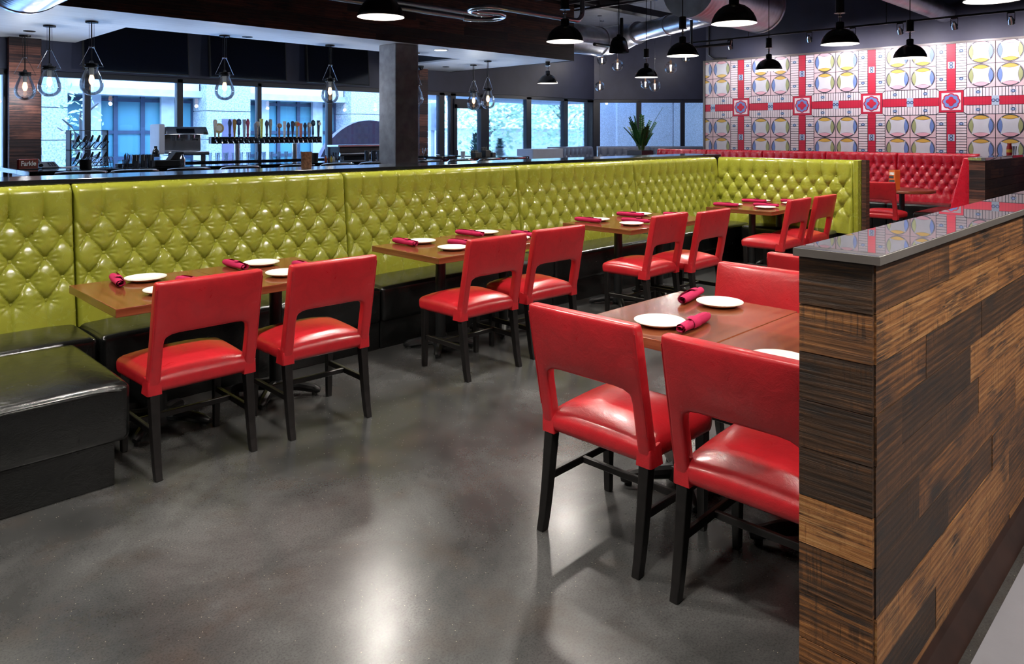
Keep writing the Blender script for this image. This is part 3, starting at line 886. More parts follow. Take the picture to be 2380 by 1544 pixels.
# ------------------------------------------------------------------ chairs
def u_back():
    """inverted-U back: panel above, two posts down the sides, with a window between"""
    ow, ot, iw, it, zb = .237, .925, .168, .672, .385
    out = [(-ow - .006, zb), (-ow + .004, ot - .02), (-ow + .012, ot), (ow - .012, ot), (ow - .004, ot - .02), (ow + .006, zb), (iw, zb)]
    r = .035
    for i in range(7):
        a = PI / 2 * i / 6; out.append((iw - r + r * math.cos(a), it - r * .6 + r * .6 * math.sin(a)))
    for i in range(7):
        a = PI / 2 + PI / 2 * i / 6; out.append((-iw + r + r * math.cos(a), it - r * .6 + r * .6 * math.sin(a)))
    out.append((-iw, zb))
    return out
def make_chair():
    root = thing('dining_chair', 'chair', 'chair')
    # back: local +y is the way the chair faces; an inverted U with a padded panel above two posts
    shear = lambda z: .045 - .105 * (z - .385) / .54
    ow, iw, zb, zi, zt = .258, .204, .385, .664, .922
    xs = list(np.linspace(-ow, -iw, 4)) + list(np.linspace(-iw, iw, 13))[1:-1] + list(np.linspace(iw, ow, 4))
    zs = list(np.linspace(zb, zi, 7)) + list(np.linspace(zi, zt, 10))[1:]
    bm = bmesh.new(); grid = {}
    def vert(i, j, side):
        k_ = (i, j, side)
        if k_ not in grid:
            x, z = xs[i], zs[j]
            if j == 6 and 3 < i < 15:       # the panel's lower edge bows, with small fillets at the posts
                z = zi - .010 * max(0, abs(x) / iw - .72) / .28 + .004
            if j == 6 and i in (3, 15): x *= .975; z -= .014
            if j == 15 and i in (0, 18): x *= .988
            if j < 6 and i in (0, 18): x *= 1 + .012 * (1 - j / 6)
            f_ = max(0, min(1, (z - zi) / (zt - zi)))
            puff = .011 * (1 - abs(x / ow) ** 4) * (1 - abs(2 * f_ - 1) ** 3) if z > zi else 0
            y = shear(z) - puff if side == 0 else shear(z) + .054 + puff
            grid[k_] = bm.verts.new((x, y, z))
        return grid[k_]
    cells = [(i, j) for j in range(15) for i in range(18) if j >= 6 or i < 3 or i > 14]
    cs = set(cells)
    for i, j in cells:
        for side in (0, 1):
            bm.faces.new([vert(i, j, side), vert(i + 1, j, side), vert(i + 1, j + 1, side), vert(i, j + 1, side)])
        for di, dj, (p0, p1) in ((-1, 0, ((i, j), (i, j + 1))), (1, 0, ((i + 1, j), (i + 1, j + 1))), (0, -1, ((i, j), (i + 1, j))), (0, 1, ((i, j + 1), (i + 1, j + 1)))):
            if (i + di, j + dj) not in cs:
                bm.faces.new([vert(*p0, 0), vert(*p1, 0), vert(*p1, 1), vert(*p0, 1)])
    bmesh.ops.recalc_face_normals(bm, faces=bm.faces)
    es = [e for e in bm.edges if len(e.link_faces) == 2 and e.calc_face_angle(0) > .9]
    bmesh.ops.bevel(bm, geom=es, offset=.014, segments=3, profile=.55, affect='EDGES', clamp_overlap=True)
    me = bpy.data.meshes.new('backrest'); bm.to_mesh(me); bm.free(); finish(me, 'red', 60)
    back = link('backrest', me, root)
    # welt seams on the posts and a wrapped hem
    for sx in (-1, 1):
        build('seam', MB().tube([(sx * (.2555 - .001), shear(z) + .002, z) for z in (.50, .60, .75, .89)], .0024, 5), 'red', back)
    # seat
    vs = []; mb = MB(); nx, ny = 16, 14
    wb_, wf = .246, .268; y0, y1 = .035, .50
    for j in range(ny + 1):
        for i in range(nx + 1):
            s = -1 + 2 * i / nx; t = j / ny
            w_ = wb_ + (wf - wb_) * t
            cr = .045 * (1 - abs(s) ** 3.2) * (1 - abs(2 * t - 1) ** 3.2)
            yb = y1 + .012 * (1 - s * s)
            vs.append((s * w_, y0 + (yb - y0) * t, .466 + cr + .010 * t))
    g = lambda i, j: j * (nx + 1) + i
    fs = [(g(i, j), g(i + 1, j), g(i + 1, j + 1), g(i, j + 1)) for j in range(ny) for i in range(nx)]
    loop = [g(i, 0) for i in range(nx + 1)] + [g(nx, j) for j in range(1, ny + 1)] + [g(i, ny) for i in range(nx - 1, -1, -1)] + [g(0, j) for j in range(ny - 1, 0, -1)]
    o = len(vs); n = len(loop)
    for k_ in loop:
        x, y, z = vs[k_]; vs.append((x * .985, .27 + (y - .27) * .985, .388))
    for k_ in range(n):
        fs.append((loop[k_], o + k_, o + (k_ + 1) % n, loop[(k_ + 1) % n]))
    fs.append(tuple(o + k_ for k_ in range(n)))
    mb.add(vs, fs)
    seat = build('seat', mb, 'red', root, bevel=.034, seg=5, smooth=60, bang=45)
    # wrapped corner flaps over the rear posts
    for sx in (-1, 1):
        fl = MB(); n_ = 10
        a_ = [(sx * .198, .032), (sx * .259, .032), (sx * .2655, .040), (sx * .2665, .112), (sx * .255, .118), (sx * .198, .10)]
        t_ = [(sx * .204, .036), (sx * .2585, .036), (sx * .2605, .040), (sx * .2585, .110), (sx * .252, .114), (sx * .204, .10)]
        zt = [.444, .450, .452, .462, .462, .444]
        fl.add([(x, y + .004, .383) for x, y in a_] + [(x, y, z) for (x, y), z in zip(t_, zt)], [(0, 1, 2, 3, 4, 5)[::-1], (6, 7, 8, 9, 10, 11)] + [(i, (i + 1) % 6, 6 + (i + 1) % 6, 6 + i) for i in range(6)])
        build('corner_wrap', fl, 'red', seat, bevel=.006, seg=2)
    # legs
    for sx in (-1, 1):
        mb = MB(); zs = [0, .06, .14, .24, .34, .40]
        pr = []
        for z in zs:
            off = .062 * (z / .40) ** .75
            pr.append((off, z))
        vv = []; ff = []
        hw = lambda z: .0165 + .0055 * z / .4
        for off, z in pr:
            a = hw(z)
            vv += [(sx * .230 - a, off - a, z), (sx * .230 + a, off - a, z), (sx * .230 + a, off + a + .004, z), (sx * .230 - a, off + a + .004, z)]
        for i in range(len(pr) - 1):
            for k_ in range(4):
                ff.append((i * 4 + k_, i * 4 + (k_ + 1) % 4, (i + 1) * 4 + (k_ + 1) % 4, (i + 1) * 4 + k_))
        ff.append((3, 2, 1, 0)); e = (len(pr) - 1) * 4; ff.append((e, e + 1, e + 2, e + 3))
        mb.add(vv, ff); build('leg', mb, 'black_wood', root, bevel=.004, seg=2, bang=60)
        fb = MB().bar((sx * .235, .455, 0), (sx * .235, .452, .40), .030, .030, up=(0, 1, 0), w2=.044, h2=.044)
        build('leg', fb, 'black_wood', root, bevel=.004, seg=2, bang=60)
    for sx in (-1, 1):
        build('side_stretcher', MB().bar((sx * .230, .050, .205), (sx * .235, .45, .205), .020, .032), 'black_wood', root, bevel=.003, seg=1)
    build('cross_stretcher', MB().bar((-.232, .265, .205), (.232, .265, .205), .020, .028), 'black_wood', root, bevel=.003, seg=1)
    return root
GC = 'red window-back dining chairs'
def chair(x, y, rz, label, dr=0):
    return place('chair', make_chair, label, (x, y, 0), rz + math.radians(dr), GC)
chair(1.49, 3.568, 0, 'red leather chair at the nearest banquette table, left of its pair', 0)
chair(2.156, 3.545, 0, 'red leather chair at the nearest banquette table, right of its pair', -2)
chair(3.41, 3.575, 0, 'red leather chair at the second banquette table, left of its pair', -1)
chair(4.06, 3.60, 0, 'red leather chair at the second banquette table, right of its pair', -3)
chair(5.40, 3.53, 0, 'red leather chair at the third banquette table, left of its pair', 1)
chair(5.955, 3.43, 0, 'red leather chair at the third banquette table, right of its pair', 0)
chair(7.63, 3.39, 0, 'red leather chair at the farthest banquette table, left of its pair', 1)
chair(8.28, 3.38, 0, 'red leather chair at the farthest banquette table, right of its pair, by the banquette end', 0)
chair(2.205, 1.80, -PI / 2, 'large red leather chair in the centre foreground, back to the viewer, scratch on its back', 1)
chair(2.19, 1.165, -PI / 2, 'nearest red leather chair, partly cut off by the wooden partition', 1)
chair(3.55, 1.755, PI / 2, 'red leather chair facing the viewer across the foreground table', 0)
chair(3.57, 1.13, PI / 2, 'red leather chair across the foreground table, hidden behind the partition post', 0)
chair(4.10, 1.72, -PI / 2, 'red leather chair back showing behind the foreground table group, left of the partition', 0)
chair(6.05, 1.70, -PI / 2, 'red leather chair whose top edge peeks above the countertop below the flower reflections', 0)
chair(8.20, 1.68, -PI / 2, 'red leather chair whose top peeks over the countertop, left of the dark planked stub wall', 0)
chair(9.62, 1.68, PI / 2, 'red leather chair whose top peeks over the countertop in front of the planked stub wall', 0)
chair(11.18, 3.80, -PI / 2, 'red leather chair at the round table by the tufted red booth', 0)
# small scratch on the foreground chair
for o in list(COL.objects):
    if o.get('label', '').startswith('large red leather chair in the centre'):
        sc_ = build('scratch', MB().bar((-.01, -.0275, .785), (.055, -.0265, .776), .0015, .004), 'black_wood', o, smooth=0)

# ------------------------------------------------------------------ tables
def make_table(w, d, cx=0):
    def f():
        r = thing('pedestal_table', 't', 'table')
        top = build('tabletop', MB().box(-w / 2, w / 2, -d / 2, d / 2, .717, .76), ['table_wood'], r, bevel=.003, seg=2, grain='x' if w >= d else 'y')
        build('mounting_plate', MB().box(cx - .17, cx + .17, -.17, .17, .702, .717), 'black_metal', r, bevel=.003, seg=1)
        build('column', MB().lathe([(.038, .05), (.038, .704), (.055, .704)], 20, (cx, 0, 0)), 'black_metal', r)
        ft = MB(); ft.lathe([(0, .095), (.05, .09), (.062, .06), (.062, .03), (0, .03)], 20, (cx, 0, 0))
        build('hub', ft, 'black_metal', r)
        for k_ in range(4):
            a = PI / 4 + PI / 2 * k_; ca, sa = math.cos(a), math.sin(a)
            L_ = .275
            ps = [(cx + ca * q, sa * q, z) for q, z in ((.03, .062), (.15, .055), (.23, .040), (L_ - .02, .030), (L_, .026))]
            build('foot', MB().tube(ps, [.034, .031, .027, .024, .012], 10), 'black_metal', r)
        for k_ in range(4):
            a = PI / 4 + PI / 2 * k_
            build('glide', MB().lathe([(0, 0), (.017, 0), (.017, .02), (0, .02)], 12, (cx + math.cos(a) * .24, math.sin(a) * .24, 0)), 'rubber', r)
        return r
    return f
GT = 'walnut pedestal tables'
W2, D2 = .682, .79
def btable(x, y, label, dz=0):
    return place('btable', make_table(W2, D2), label, (x, y, dz), 0, GT)
TB = [(1.165, 4.245, 'nearest'), (3.19, 4.285, 'second'), (5.30, 4.225, 'third'), (7.62, 4.06, 'farthest')]
for i, (x0, yc, nm) in enumerate(TB):
    btable(x0 + W2 / 2, yc, 'walnut table top half on the left of the %s banquette pair' % nm)
    btable(x0 + W2 * 1.5 + .002, yc + (.0 if i != 1 else .03), 'walnut table top half on the right of the %s banquette pair' % nm)
place('rtable', make_table(.89, .64, -.06), 'walnut table in the right foreground, farther half, set with plates and napkins', (2.995, 1.845, 0), 0, GT)
place('rtable', None, 'walnut table in the right foreground, nearer half, against the planked partition', (2.965, 1.20, 0), 0, GT)
place('rtable', None, 'walnut table behind the foreground pair, hidden by the wooden partition', (4.95, 1.70, 0), 0, GT)
rt = thing('round_table', 'round dark table in front of the tufted red booth', 'table', (12.2, 3.78, 0))
build('tabletop', MB().lathe([(0, .717), (.44, .717), (.455, .724), (.455, .754), (.45, .76), (0, .76)], 48), 'table_edge', rt, grain='x', smooth=40)
build('column', MB().lathe([(.038, .05), (.038, .717)], 16), 'black_metal', rt)
build('foot', MB().lathe([(0, .05), (.05, .05), (.28, .02), (.28, 0), (0, 0)], 28), 'black_metal', rt)

# ------------------------------------------------------------------ plates, napkins
def make_plate():
    o = build('dinner_plate', MB().lathe([(0, .006), (.062, .006), (.074, .010), (.108, .020), (.112, .0225), (.1125, .020), (.106, .015), (.070, .002), (.064, 0), (0, 0)], 48), 'china', smooth=50)
    return tag(o, 'p', 'plate')
def make_napkin():
    """rolled cloth: a spiral sheet with a folded flap, lying along +x"""
    mb = MB(); n = 46; nl = 14; vs = []; fs = []
    rs = random.Random(3)
    for j in range(nl + 1):
        t = j / nl; x = -.14 + .28 * t
        sq = 1 + .10 * math.sin(t * 5) - .18 * (t < .1) * (1 - t / .1)
        for i in range(n + 1):
            th = 2 * PI * 2.15 * i / n
            r = (.0085 + .0175 * i / n) * sq
            vs.append((x + .010 * math.sin(th * .5) * (1 if t > .9 else .2), r * math.cos(th) * 1.12, 0.0252 + r * math.sin(th) * .95))
    for j in range(nl):
        for i in range(n):
            a = j * (n + 1) + i; fs.append((a, a + 1, a + n + 2, a + n + 1))
    mb.add(vs, fs)
    o = build('rolled_napkin', mb, 'napkin', smooth=60)
    fl = MB(); v2 = []; f2 = []
    for j in range(7):
        t = j / 6
        for i in range(9):
            a = -.6 + 2.6 * i / 8
            r = .0290 - .0012 * t
            v2.append((-.02 + .075 * t + .03 * (i / 8) * (1 - t), r * math.cos(a) * 1.12, 0.0252 + r * math.sin(a) * .95))
    for j in range(6):
        for i in range(8):
            a = j * 9 + i; f2.append((a, a + 1, a + 10, a + 9))
    fl.add(v2, f2); build('folded_flap', fl, 'napkin', o, smooth=60)
    return tag(o, 'n', 'napkin')
GP, GN = 'white plates set on the tables', 'rolled burgundy napkins on the tables'
TZ = .7602
def plate(x, y, label): return place('plate', make_plate, label, (x, y, TZ), 0, GP)
def napkin(x, y, a, label): return place('napkin', make_napkin, label, (x, y, TZ), math.radians(a), GN)
for i, (x0, yc, nm) in enumerate(TB):
    for h, side in ((0, 'left'), (1, 'right')):
        xc = x0 + W2 * (h + .5) + .01
        dy = .03 if (i == 1 and h == 1) else 0
        plate(xc + (.0 if h == 0 else .02), yc + .245 + dy, 'white plate on the banquette side, %s half of the %s table' % (side, nm))
        napkin(xc - .150, yc + .255 + dy, -88 + (h * 9 - 4) + (i - 1) * 7, 'burgundy napkin roll on the banquette side, %s half of the %s table' % (side, nm))
        plate(xc - .04, yc - .175 + dy, 'white plate on the chair side, %s half of the %s table' % (side, nm))
        napkin(xc + .13, yc - .10 + dy, -80 - h * 14, 'burgundy napkin roll on the chair side, %s half of the %s table' % (side, nm))
plate(3.285, 1.845, 'white plate on the far side of the foreground table, beside a napkin roll')
plate(2.765, 1.845, 'white plate nearest the centre chair on the foreground table')
plate(2.60, 1.225, 'white plate on the foreground table, half hidden by the partition')
napkin(3.30, 2.01, 12, 'burgundy napkin roll at the far left of the foreground table, open spiral end showing')
napkin(2.83, 1.715, 188, 'burgundy napkin roll in the middle of the foreground table, behind the nearest chair')
napkin(3.18, 1.18, 8, 'burgundy napkin roll on the foreground table against the partition')

# ------------------------------------------------------------------ near partition
PX0, PY0, PY1, PXE = 1.955, .668, .862, 9.6
pt = thing('planked_partition', 'waist-high partition clad in reclaimed brown planks with a glossy top, at the right', 'partition', (0, 0, 0))
core = MB().box(PX0 + .016, PXE, PY0 + .016, PY1 - .002, .105, 1.27)
build('core', core, 'black_metal', pt, smooth=0)
pl = MB()
planks_xz(pl, PX0 + .012, PXE, PY0 + .016, .10, 1.2725, .128, .45, 1.5, th=.014, face=-1)
planks_yz(pl, PX0 + .016, PY0 + .006, PY1, .10, 1.2725, .128, th=.014, face=-1)
build('plank_cladding', pl, 'barn', pt, smooth=0, grain='x')
build('countertop', MB().box(PX0 - .008, PXE, PY0 - .012, PY1 + .012, 1.2735, 1.295), ['ctop_gloss'], pt, bevel=.002, seg=2)
em = MB().box(PX0 - .012, PXE, PY0 - .016, PY0 - .0115, 1.2732, 1.2942).box(PX0 - .0118, PX0 - .0075, PY0 - .0115, PY1 + .012, 1.2732, 1.2942)
build('edge_band', em, 'countertop', pt, smooth=0)
kp = MB().add([(PX0 + .03, PY0 + .03, .10), (PX0 + .03, PY0 + .0, .062), (PX0 + .03, PY0 - .04, 0), (PX0 + .03, PY1 - .03, 0), (PX0 + .03, PY1 - .03, .10),
               (PXE, PY0 + .03, .10), (PXE, PY0 + .0, .062), (PXE, PY0 - .04, 0), (PXE, PY1 - .03, 0), (PXE, PY1 - .03, .10)],
              [(0, 1, 2, 3, 4), (9, 8, 7, 6, 5), (0, 5, 6, 1), (1, 6, 7, 2), (2, 7, 8, 3), (3, 8, 9, 4), (4, 9, 5, 0)])
build('kick_plate', kp, 'kick', pt, smooth=0)

p2 = thing('stub_wall', 'dark planked stub wall with black top behind the red booth end, far right', 'partition', (0, 0, 0))
b2 = MB(); planks_xz(b2, 11.10, 13.78, 2.46, .02, 1.255, .125, .4, 1.3, th=.014); planks_yz(b2, 11.10, 2.44, 2.62, .02, 1.255, .125, th=.014)
b2.box(11.11, 13.78, 2.46, 2.61, .0, 1.255)
build('plank_cladding', b2, 'barn_red', p2, smooth=0, grain='x')
build('top', MB().box(11.07, 13.79, 2.43, 2.63, 1.256, 1.295), 'ctop_gloss', p2, bevel=.003, seg=2)

# ------------------------------------------------------------------ red booth along the mural
GB = 'tufted red booth sections'
RR = [1.09, .98, .87, .76, .64]
for i in range(5):
    y0 = 9.15 - 1.215 * i
    nm = ['at its far left end by the plant', 'second from the plant', 'in the middle of the row', 'second from the planked stub wall', 'nearest the planked stub wall'][i]
    section('booth_section', 'red tufted booth back below the mural, ' + nm, 'booth', 1.213, (13.70, y0, 0), -PI / 2, 'booth_red', .013, s0=.10, pitch=.148, buttons=(i >= 3), rows=RR, group=GB, seed=20 + i, z1=1.285, seat=(-.66, 0))
rbt = thing('booth_return', 'red booth end panel with black seat, slanting beside the planked stub wall', 'booth', (0, 0, 0))
cp = MB(); x0_, x1_ = 11.22, 13.5
prof = [(2.64, 0.0), (2.64, 1.285), (2.72, 1.285), (2.90, .50), (2.90, 0)]
cp.add([(x0_, y, z) for y, z in prof] + [(x1_, y, z) for y, z in prof], [tuple(range(5)), tuple(range(9, 4, -1))] + [(i, (i + 1) % 5, 5 + (i + 1) % 5, 5 + i) for i in range(5)])
build('back_panel', cp, 'booth_red', rbt, bevel=.015, seg=3)
build('seat_cushion', cushion(MB(), 11.75, 13.02, 2.90, 3.50, .20, .485, .02, 20, 10), 'black_leather', rbt, bevel=.035, seg=4, smooth=50, bang=50)
build('base', MB().box(11.78, 13.0, 2.91, 3.46, 0, .205), 'black_leather', rbt)
# planter wall at the left end of the booth
pw = thing('planter_box', 'dark square planter box at the left end of the red booth row', 'planter', (13.30, 9.37, 0))
build('box_shell', MB().box(-.22, .22, -.19, .19, 0, 1.25), 'frame', pw, bevel=.006, seg=2)
build('soil', MB().box(-.19, .19, -.16, .16, 1.25, 1.256), 'rubber', pw)
px_ = thing('potted_plant', 'leafy dark green plant with feathered stems standing in the dark planter box', 'plant', (13.30, 9.34, 1.262))
rs = random.Random(11)
for k_ in range(24):
    a = rs.uniform(0, 2 * PI); lean = rs.uniform(.10, .75); hh = rs.uniform(.45, .86) * (1 - .25 * lean)
    if k_ == 0: a, lean, hh = -.9, .42, .95
    pts = []
    for i in range(9):
        t = i / 8; q = lean * hh * t ** 1.4
        pts.append(Vector((math.cos(a) * (.05 + q), math.sin(a) * (.05 + q), hh * t * (1 - .12 * lean * t))))
    st = build('stalk', MB().tube(pts, [.011 - .007 * i / 8 for i in range(9)], 6), 'stem', px_)
    lm = MB()
    nl = 13
    for i in range(2, 2 * nl):
        t = .16 + .84 * i / (2 * nl - 1); j = min(7, int(t * 8)); p = pts[j].lerp(pts[j + 1], t * 8 - j)
        d = (pts[j + 1] - pts[j]).normalized(); side = d.cross(Vector((math.cos(a), math.sin(a), .2))).normalized() * (1 if i % 2 else -1)
        out = (side * 1.0 + d * .5).normalized(); nrm = out.cross(d).normalized(); cr = nrm.cross(out)
        ll = .095 * (1.05 - .5 * t); ww = .027
        v = [p, p + out * ll * .35 + d * ww, p + out * ll * .75 + d * ww * .8, p + out * ll, p + out * ll * .75 - d * ww * .8, p + out * ll * .35 - d * ww, p + out * ll * .5 + nrm * .008]
        lm.add(v, [(0, 1, 6), (1, 2, 6), (2, 3, 6), (3, 4, 6), (4, 5, 6), (5, 0, 6)])
    build('leaves', lm, 'leaf', px_, smooth=180, recalc=False)

# grey booth in the far corner
GG = 'slate grey tufted booth sections'
GR = [1.05, .94, .83, .72]
section('booth_section', 'slate grey tufted booth back under the far windows, left of the corner', 'booth', 1.75, (14.15, 12.86, 0), 0, 'grey_leather', .02, s0=.1, pitch=.17, buttons=False, rows=GR, group=GG, seed=40, z1=1.27, base=False)
for i in range(3):
    p = Vector((15.98, 12.70, 0)) + ang * (1.46 * i)
    section('booth_section', 'slate grey tufted booth back along the angled far windows, ' + ['first right of the corner', 'behind the plant', 'beyond the red booth row'][i], 'booth', 1.45, p, -PI / 4, 'grey_leather', .02, s0=.1, pitch=.2, buttons=False, rows=GR, group=GG, seed=41 + i, z1=1.27, base=False)
tag(build('low_wall', MB().box(13.02, 14.12, 12.30, 12.85, 0, 1.235), 'white_wall', bevel=.005, seg=1), 'pale grey low wall between the bar end and the grey booth', 'low wall')

# ------------------------------------------------------------------ bar
BZ = 1.15
bar = thing('bar_counter', 'long black U-shaped bar counter under the teardrop lamps', 'bar counter', (0, 0, 0))
bt = MB().box(2.19, 10.9, 10.4, 11.05, BZ - .06, BZ).box(2.19, 2.85, 11.05, 12.6, BZ - .06, BZ).box(10.25, 10.9, 11.05, 12.6, BZ - .06, BZ)
build('counter_top', bt, 'bar_top', bar, bevel=.006, seg=2)
build('front_panel', MB().box(2.42, 10.7, 10.65, 10.95, .0, BZ - .06).box(2.42, 2.75, 10.95, 12.5, 0, BZ - .06).box(10.4, 10.7, 10.95, 12.5, 0, BZ - .06), 'bar_front', bar, smooth=0)
rb_ = MB()
for i in range(150):
    x = 2.6 + i * .054; rb_.box(x, x + .02, 10.635, 10.65, .1, 1.07)
build('ribbed_facing', rb_, 'steel', bar, smooth=0)
bb = thing('back_bar', 'dark back counter along the bar windows', 'counter', (0, 0, 0))
build('counter_top', MB().box(4.2, 9.6, 12.05, 12.75, 1.12, 1.16), 'bar_top', bb, bevel=.005, seg=1)
build('cabinet', MB().box(4.25, 9.55, 12.1, 12.72, 0, 1.12), 'bar_front', bb, smooth=0)
hd = thing('service_hood', 'low stainless shelf unit on the back bar left of the concrete column', 'shelf', (8.15, 12.35, 1.16))
build('shelf_top', MB().box(-.62, .62, -.2, .2, .20, .235), 'steel', hd, bevel=.004, seg=1)
build('box_body', MB().box(-.56, .56, -.15, .18, 0, .20), 'barn_dark', hd, smooth=0, grain='x')
build('rail_pipe', MB().tube([(-.6, -.21, .06), (.6, -.21, .06)], .035, 12), 'steel', hd)

def make_stool():
    r = thing('bar_stool', 's', 'bar stool')
    build('seat', cushion(MB(), -.21, .21, -.2, .2, .74, .80, .015, 8, 8), 'black_leather', r, bevel=.015, seg=2)
    bk = MB(); pts = []
    for i in range(17):
        t = -1 + 2 * i / 16
        pts.append((.27 * t, -.235 + .05 * abs(t) ** 3, 1.105 - .012 * abs(t) ** 4))
    build('back_rail', MB().tube([(-.275, -.12, 1.06), *pts, (.275, -.12, 1.06)], .017, 8), 'chrome', r)
    pad = MB(); pad.box(-.25, .25, -.232, -.20, .86, 1.095)
    build('back_pad', pad, 'black_leather', r, bevel=.012, seg=2)
    for sx in (-1, 1):
        for sy in (-1, 1):
            build('leg', MB().tube([(sx * .18, sy * .17, .75), (sx * .22, sy * .21, 0)], .013, 8), 'black_metal', r)
    build('foot_ring', MB().tube([(.205 * math.cos(2 * PI * i / 24) * 1.38 * .7, .2 * math.sin(2 * PI * i / 24) * 1.35 * .7, .28) for i in range(25)], .010, 6, cap=False), 'chrome', r)
    return r
stx = [(130, 253), (260, 373), (390, 494), (517, 610), (651, 736), (749, 827), (840, 909), (974, 1029), (1044, 1106), (1115, 1171), (1178, 1230)]
names = ['first from the left end', 'second from the left end', 'third from the left end', 'fourth from the left end', 'behind the woven holder', 'just right of the woven holder', 'left of the concrete column', 'just right of the concrete column', 'below the two right teardrop lamps', 'second from the right end', 'last at the right end']
for (a, b), nm in zip(stx, names):
    place('stool', make_stool, 'black bar stool at the bar front, ' + nm, (Xat((a + b) / 2, 9.95), 10.16, 0.04), 0, 'bar stools along the bar')

# woven holder on the ledge
ch = MB().lathe([(0, 0), (.038, 0), (.041, .01), (.040, .12), (.043, .125), (.043, .133), (.036, .133), (.034, .02), (0, .02)], 28, (0, 0, 0))
o = build('woven_holder', ch, 'copper_cup', smooth=40); o.location = (2.99, 5.29, 1.327)
tag(o, 'brown woven cylindrical holder on the black ledge above the green banquette', 'holder')

# tap tower
tx0, tx1, ty = 5.19, 7.27, 12.35
tp = thing('tap_tower', 'long beer tap tower with many coloured handles in front of the bar windows', 'beer tap tower', (0, 0, 0))
build('manifold', MB().box(tx0, tx1, ty - .06, ty + .06, 1.44, 1.555), 'bar_top', tp, bevel=.01, seg=2)
for x in (5.66, 6.74):
    build('post', MB().lathe([(.05, 1.16), (.05, 1.45)], 20, (x, ty, 0)), 'steel', tp)
rs = random.Random(5)
hcol = [(.62, .55, .50), (.50, .36, .14), None, (.02, .05, .16), (.42, .22, .05), (.05, .09, .25), (.30, .34, .42), (.40, .06, .12), (.20, .24, .34), (.45, .36, .30), (.62, .62, .10), (.05, .06, .10), (.35, .36, .34), (.42, .20, .14), (.72, .72, .72), (.03, .04, .07), (.04, .05, .09), (.60, .50, .26), (.50, .14, .10), (.02, .03, .06), (.35, .28, .28), (.03, .06, .10), (.03, .03, .06)]
hx = [500, 508.5, 0, 534, 545, 555, 567.5, 576, 594, 598, 607.5, 620, 628.5, 649, 661, 670, 680, 690, 699, 709, 718, 727.5, 740]
for i in range(22):
    x = tx0 + .06 + i * (tx1 - tx0 - .12) / 21
    fc = MB(); fc.tube([(x, ty - .06, 1.50), (x, ty - .11, 1.505), (x, ty - .135, 1.47), (x, ty - .137, 1.43)], [.017, .014, .012, .010], 8)
    fc.lathe([(.026, -.004), (.026, .004)], 12, (x, ty - .062, 1.50))
    build('faucet', fc, 'chrome', tp)
for i, u in enumerate(hx):
    if not u: continue
    x = Xat(u, ty - .09); c = hcol[i]
    mt = simple('tap_handle_%d' % i, c, .35, var=.25, scale=25)
    h_ = rs.uniform(.26, .34) if i != 1 else .26
    kind = (i * 7) % 4
    if i == 1:
        hb = MB().lathe([(.012, 0), (.012, .07), (.02, .08)], 12)
        hb.lathe([(0, .175), (.075, .175)], 4) if False else None
        for k_ in range(20):
            pass
        hb.add([(.085 * math.cos(2 * PI * k_ / 20), sy * .014, .165 + .085 * math.sin(2 * PI * k_ / 20)) for sy in (-1, 1) for k_ in range(20)], [tuple(range(20)), tuple(range(39, 19, -1))] + [(k_, (k_ + 1) % 20, 20 + (k_ + 1) % 20, 20 + k_) for k_ in range(20)])
    elif kind == 0:
        hb = MB().lathe([(.010, 0), (.014, .03), (.022, h_ * .45), (.034, h_ * .8), (.030, h_ * .95), (.012, h_), (0, h_)], 12)
    elif kind == 1:
        hb = MB().lathe([(.012, 0), (.018, .04), (.026, .06), (.018, .08), (.022, h_ * .6), (.036, h_ * .78), (.026, h_ * .9), (.010, h_), (0, h_)], 12)
    elif kind == 2:
        hb = MB().bar((0, 0, 0), (0, 0, h_), .03, .022, w2=.055, h2=.03)
    else:
        hb = MB().lathe([(.012, 0), (.012, .05), (.02, .06), (.017, h_ * .5), (.017, h_ * .62)], 12)
        hb.lathe([(0, h_ * .6), (.036, h_ * .68), (.046, h_ * .8), (.036, h_ * .93), (0, h_)], 12)
    o = build('tap_handle', hb, mt, tp, smooth=45); o.location = (x, ty - .09, 1.535)
    if i in (1, 13, 16, 17, 20, 22):
        cc = {17: (.75, .10, .03), 16: (.03, .04, .08), 13: (.55, .30, .18)}.get(i, (.75, .72, .62))
        build('badge', MB().lathe([(0, 0), (.032, 0)], 16), simple('tap_badge_%d' % i, cc, .4), o).matrix_local = Matrix.Translation((0, -.048 if i != 1 else -.016, h_ * .8 if i != 1 else .165)) @ Matrix.Rotation(PI / 2, 4, 'X') @ Matrix.Scale(1.0 if i != 1 else 1.6, 4)

# espresso machine
em = thing('espresso_machine', 'stainless espresso machine on the back bar left of the tap tower', 'coffee machine', (4.72, 12.35, 1.16))
build('drip_base', MB().box(-.30, .36, -.26, .22, .10, .165), 'steel', em, bevel=.015, seg=2)
for sx in (-.24, .28):
    build('foot', MB().box(sx - .04, sx + .04, -.2, .12, 0, .10), 'steel', em, bevel=.008, seg=1)
build('body', MB().box(-.28, .30, -.05, .22, .165, .50), 'steel', em, bevel=.012, seg=2)
build('head', MB().add([(-.33, -.26, .43), (.35, -.26, .43), (.35, .22, .43), (-.33, .22, .43), (-.31, -.20, .56), (.33, -.20, .56), (.33, .22, .56), (-.31, .22, .56)], [(0, 3, 2, 1), (4, 5, 6, 7), (0, 1, 5, 4), (1, 2, 6, 5), (2, 3, 7, 6), (3, 0, 4, 7)]), 'steel', em, bevel=.015, seg=2)
build('control_panel', MB().add([(-.16, -.2535, .46), (.12, -.2535, .46), (.12, -.222, .53), (-.16, -.222, .53)], [(0, 1, 2, 3)]), 'screen', em, smooth=0, recalc=False)
build('side_panel', MB().box(-.42, -.33, -.22, .2, .12, .60), 'white_wall', em, bevel=.02, seg=2)
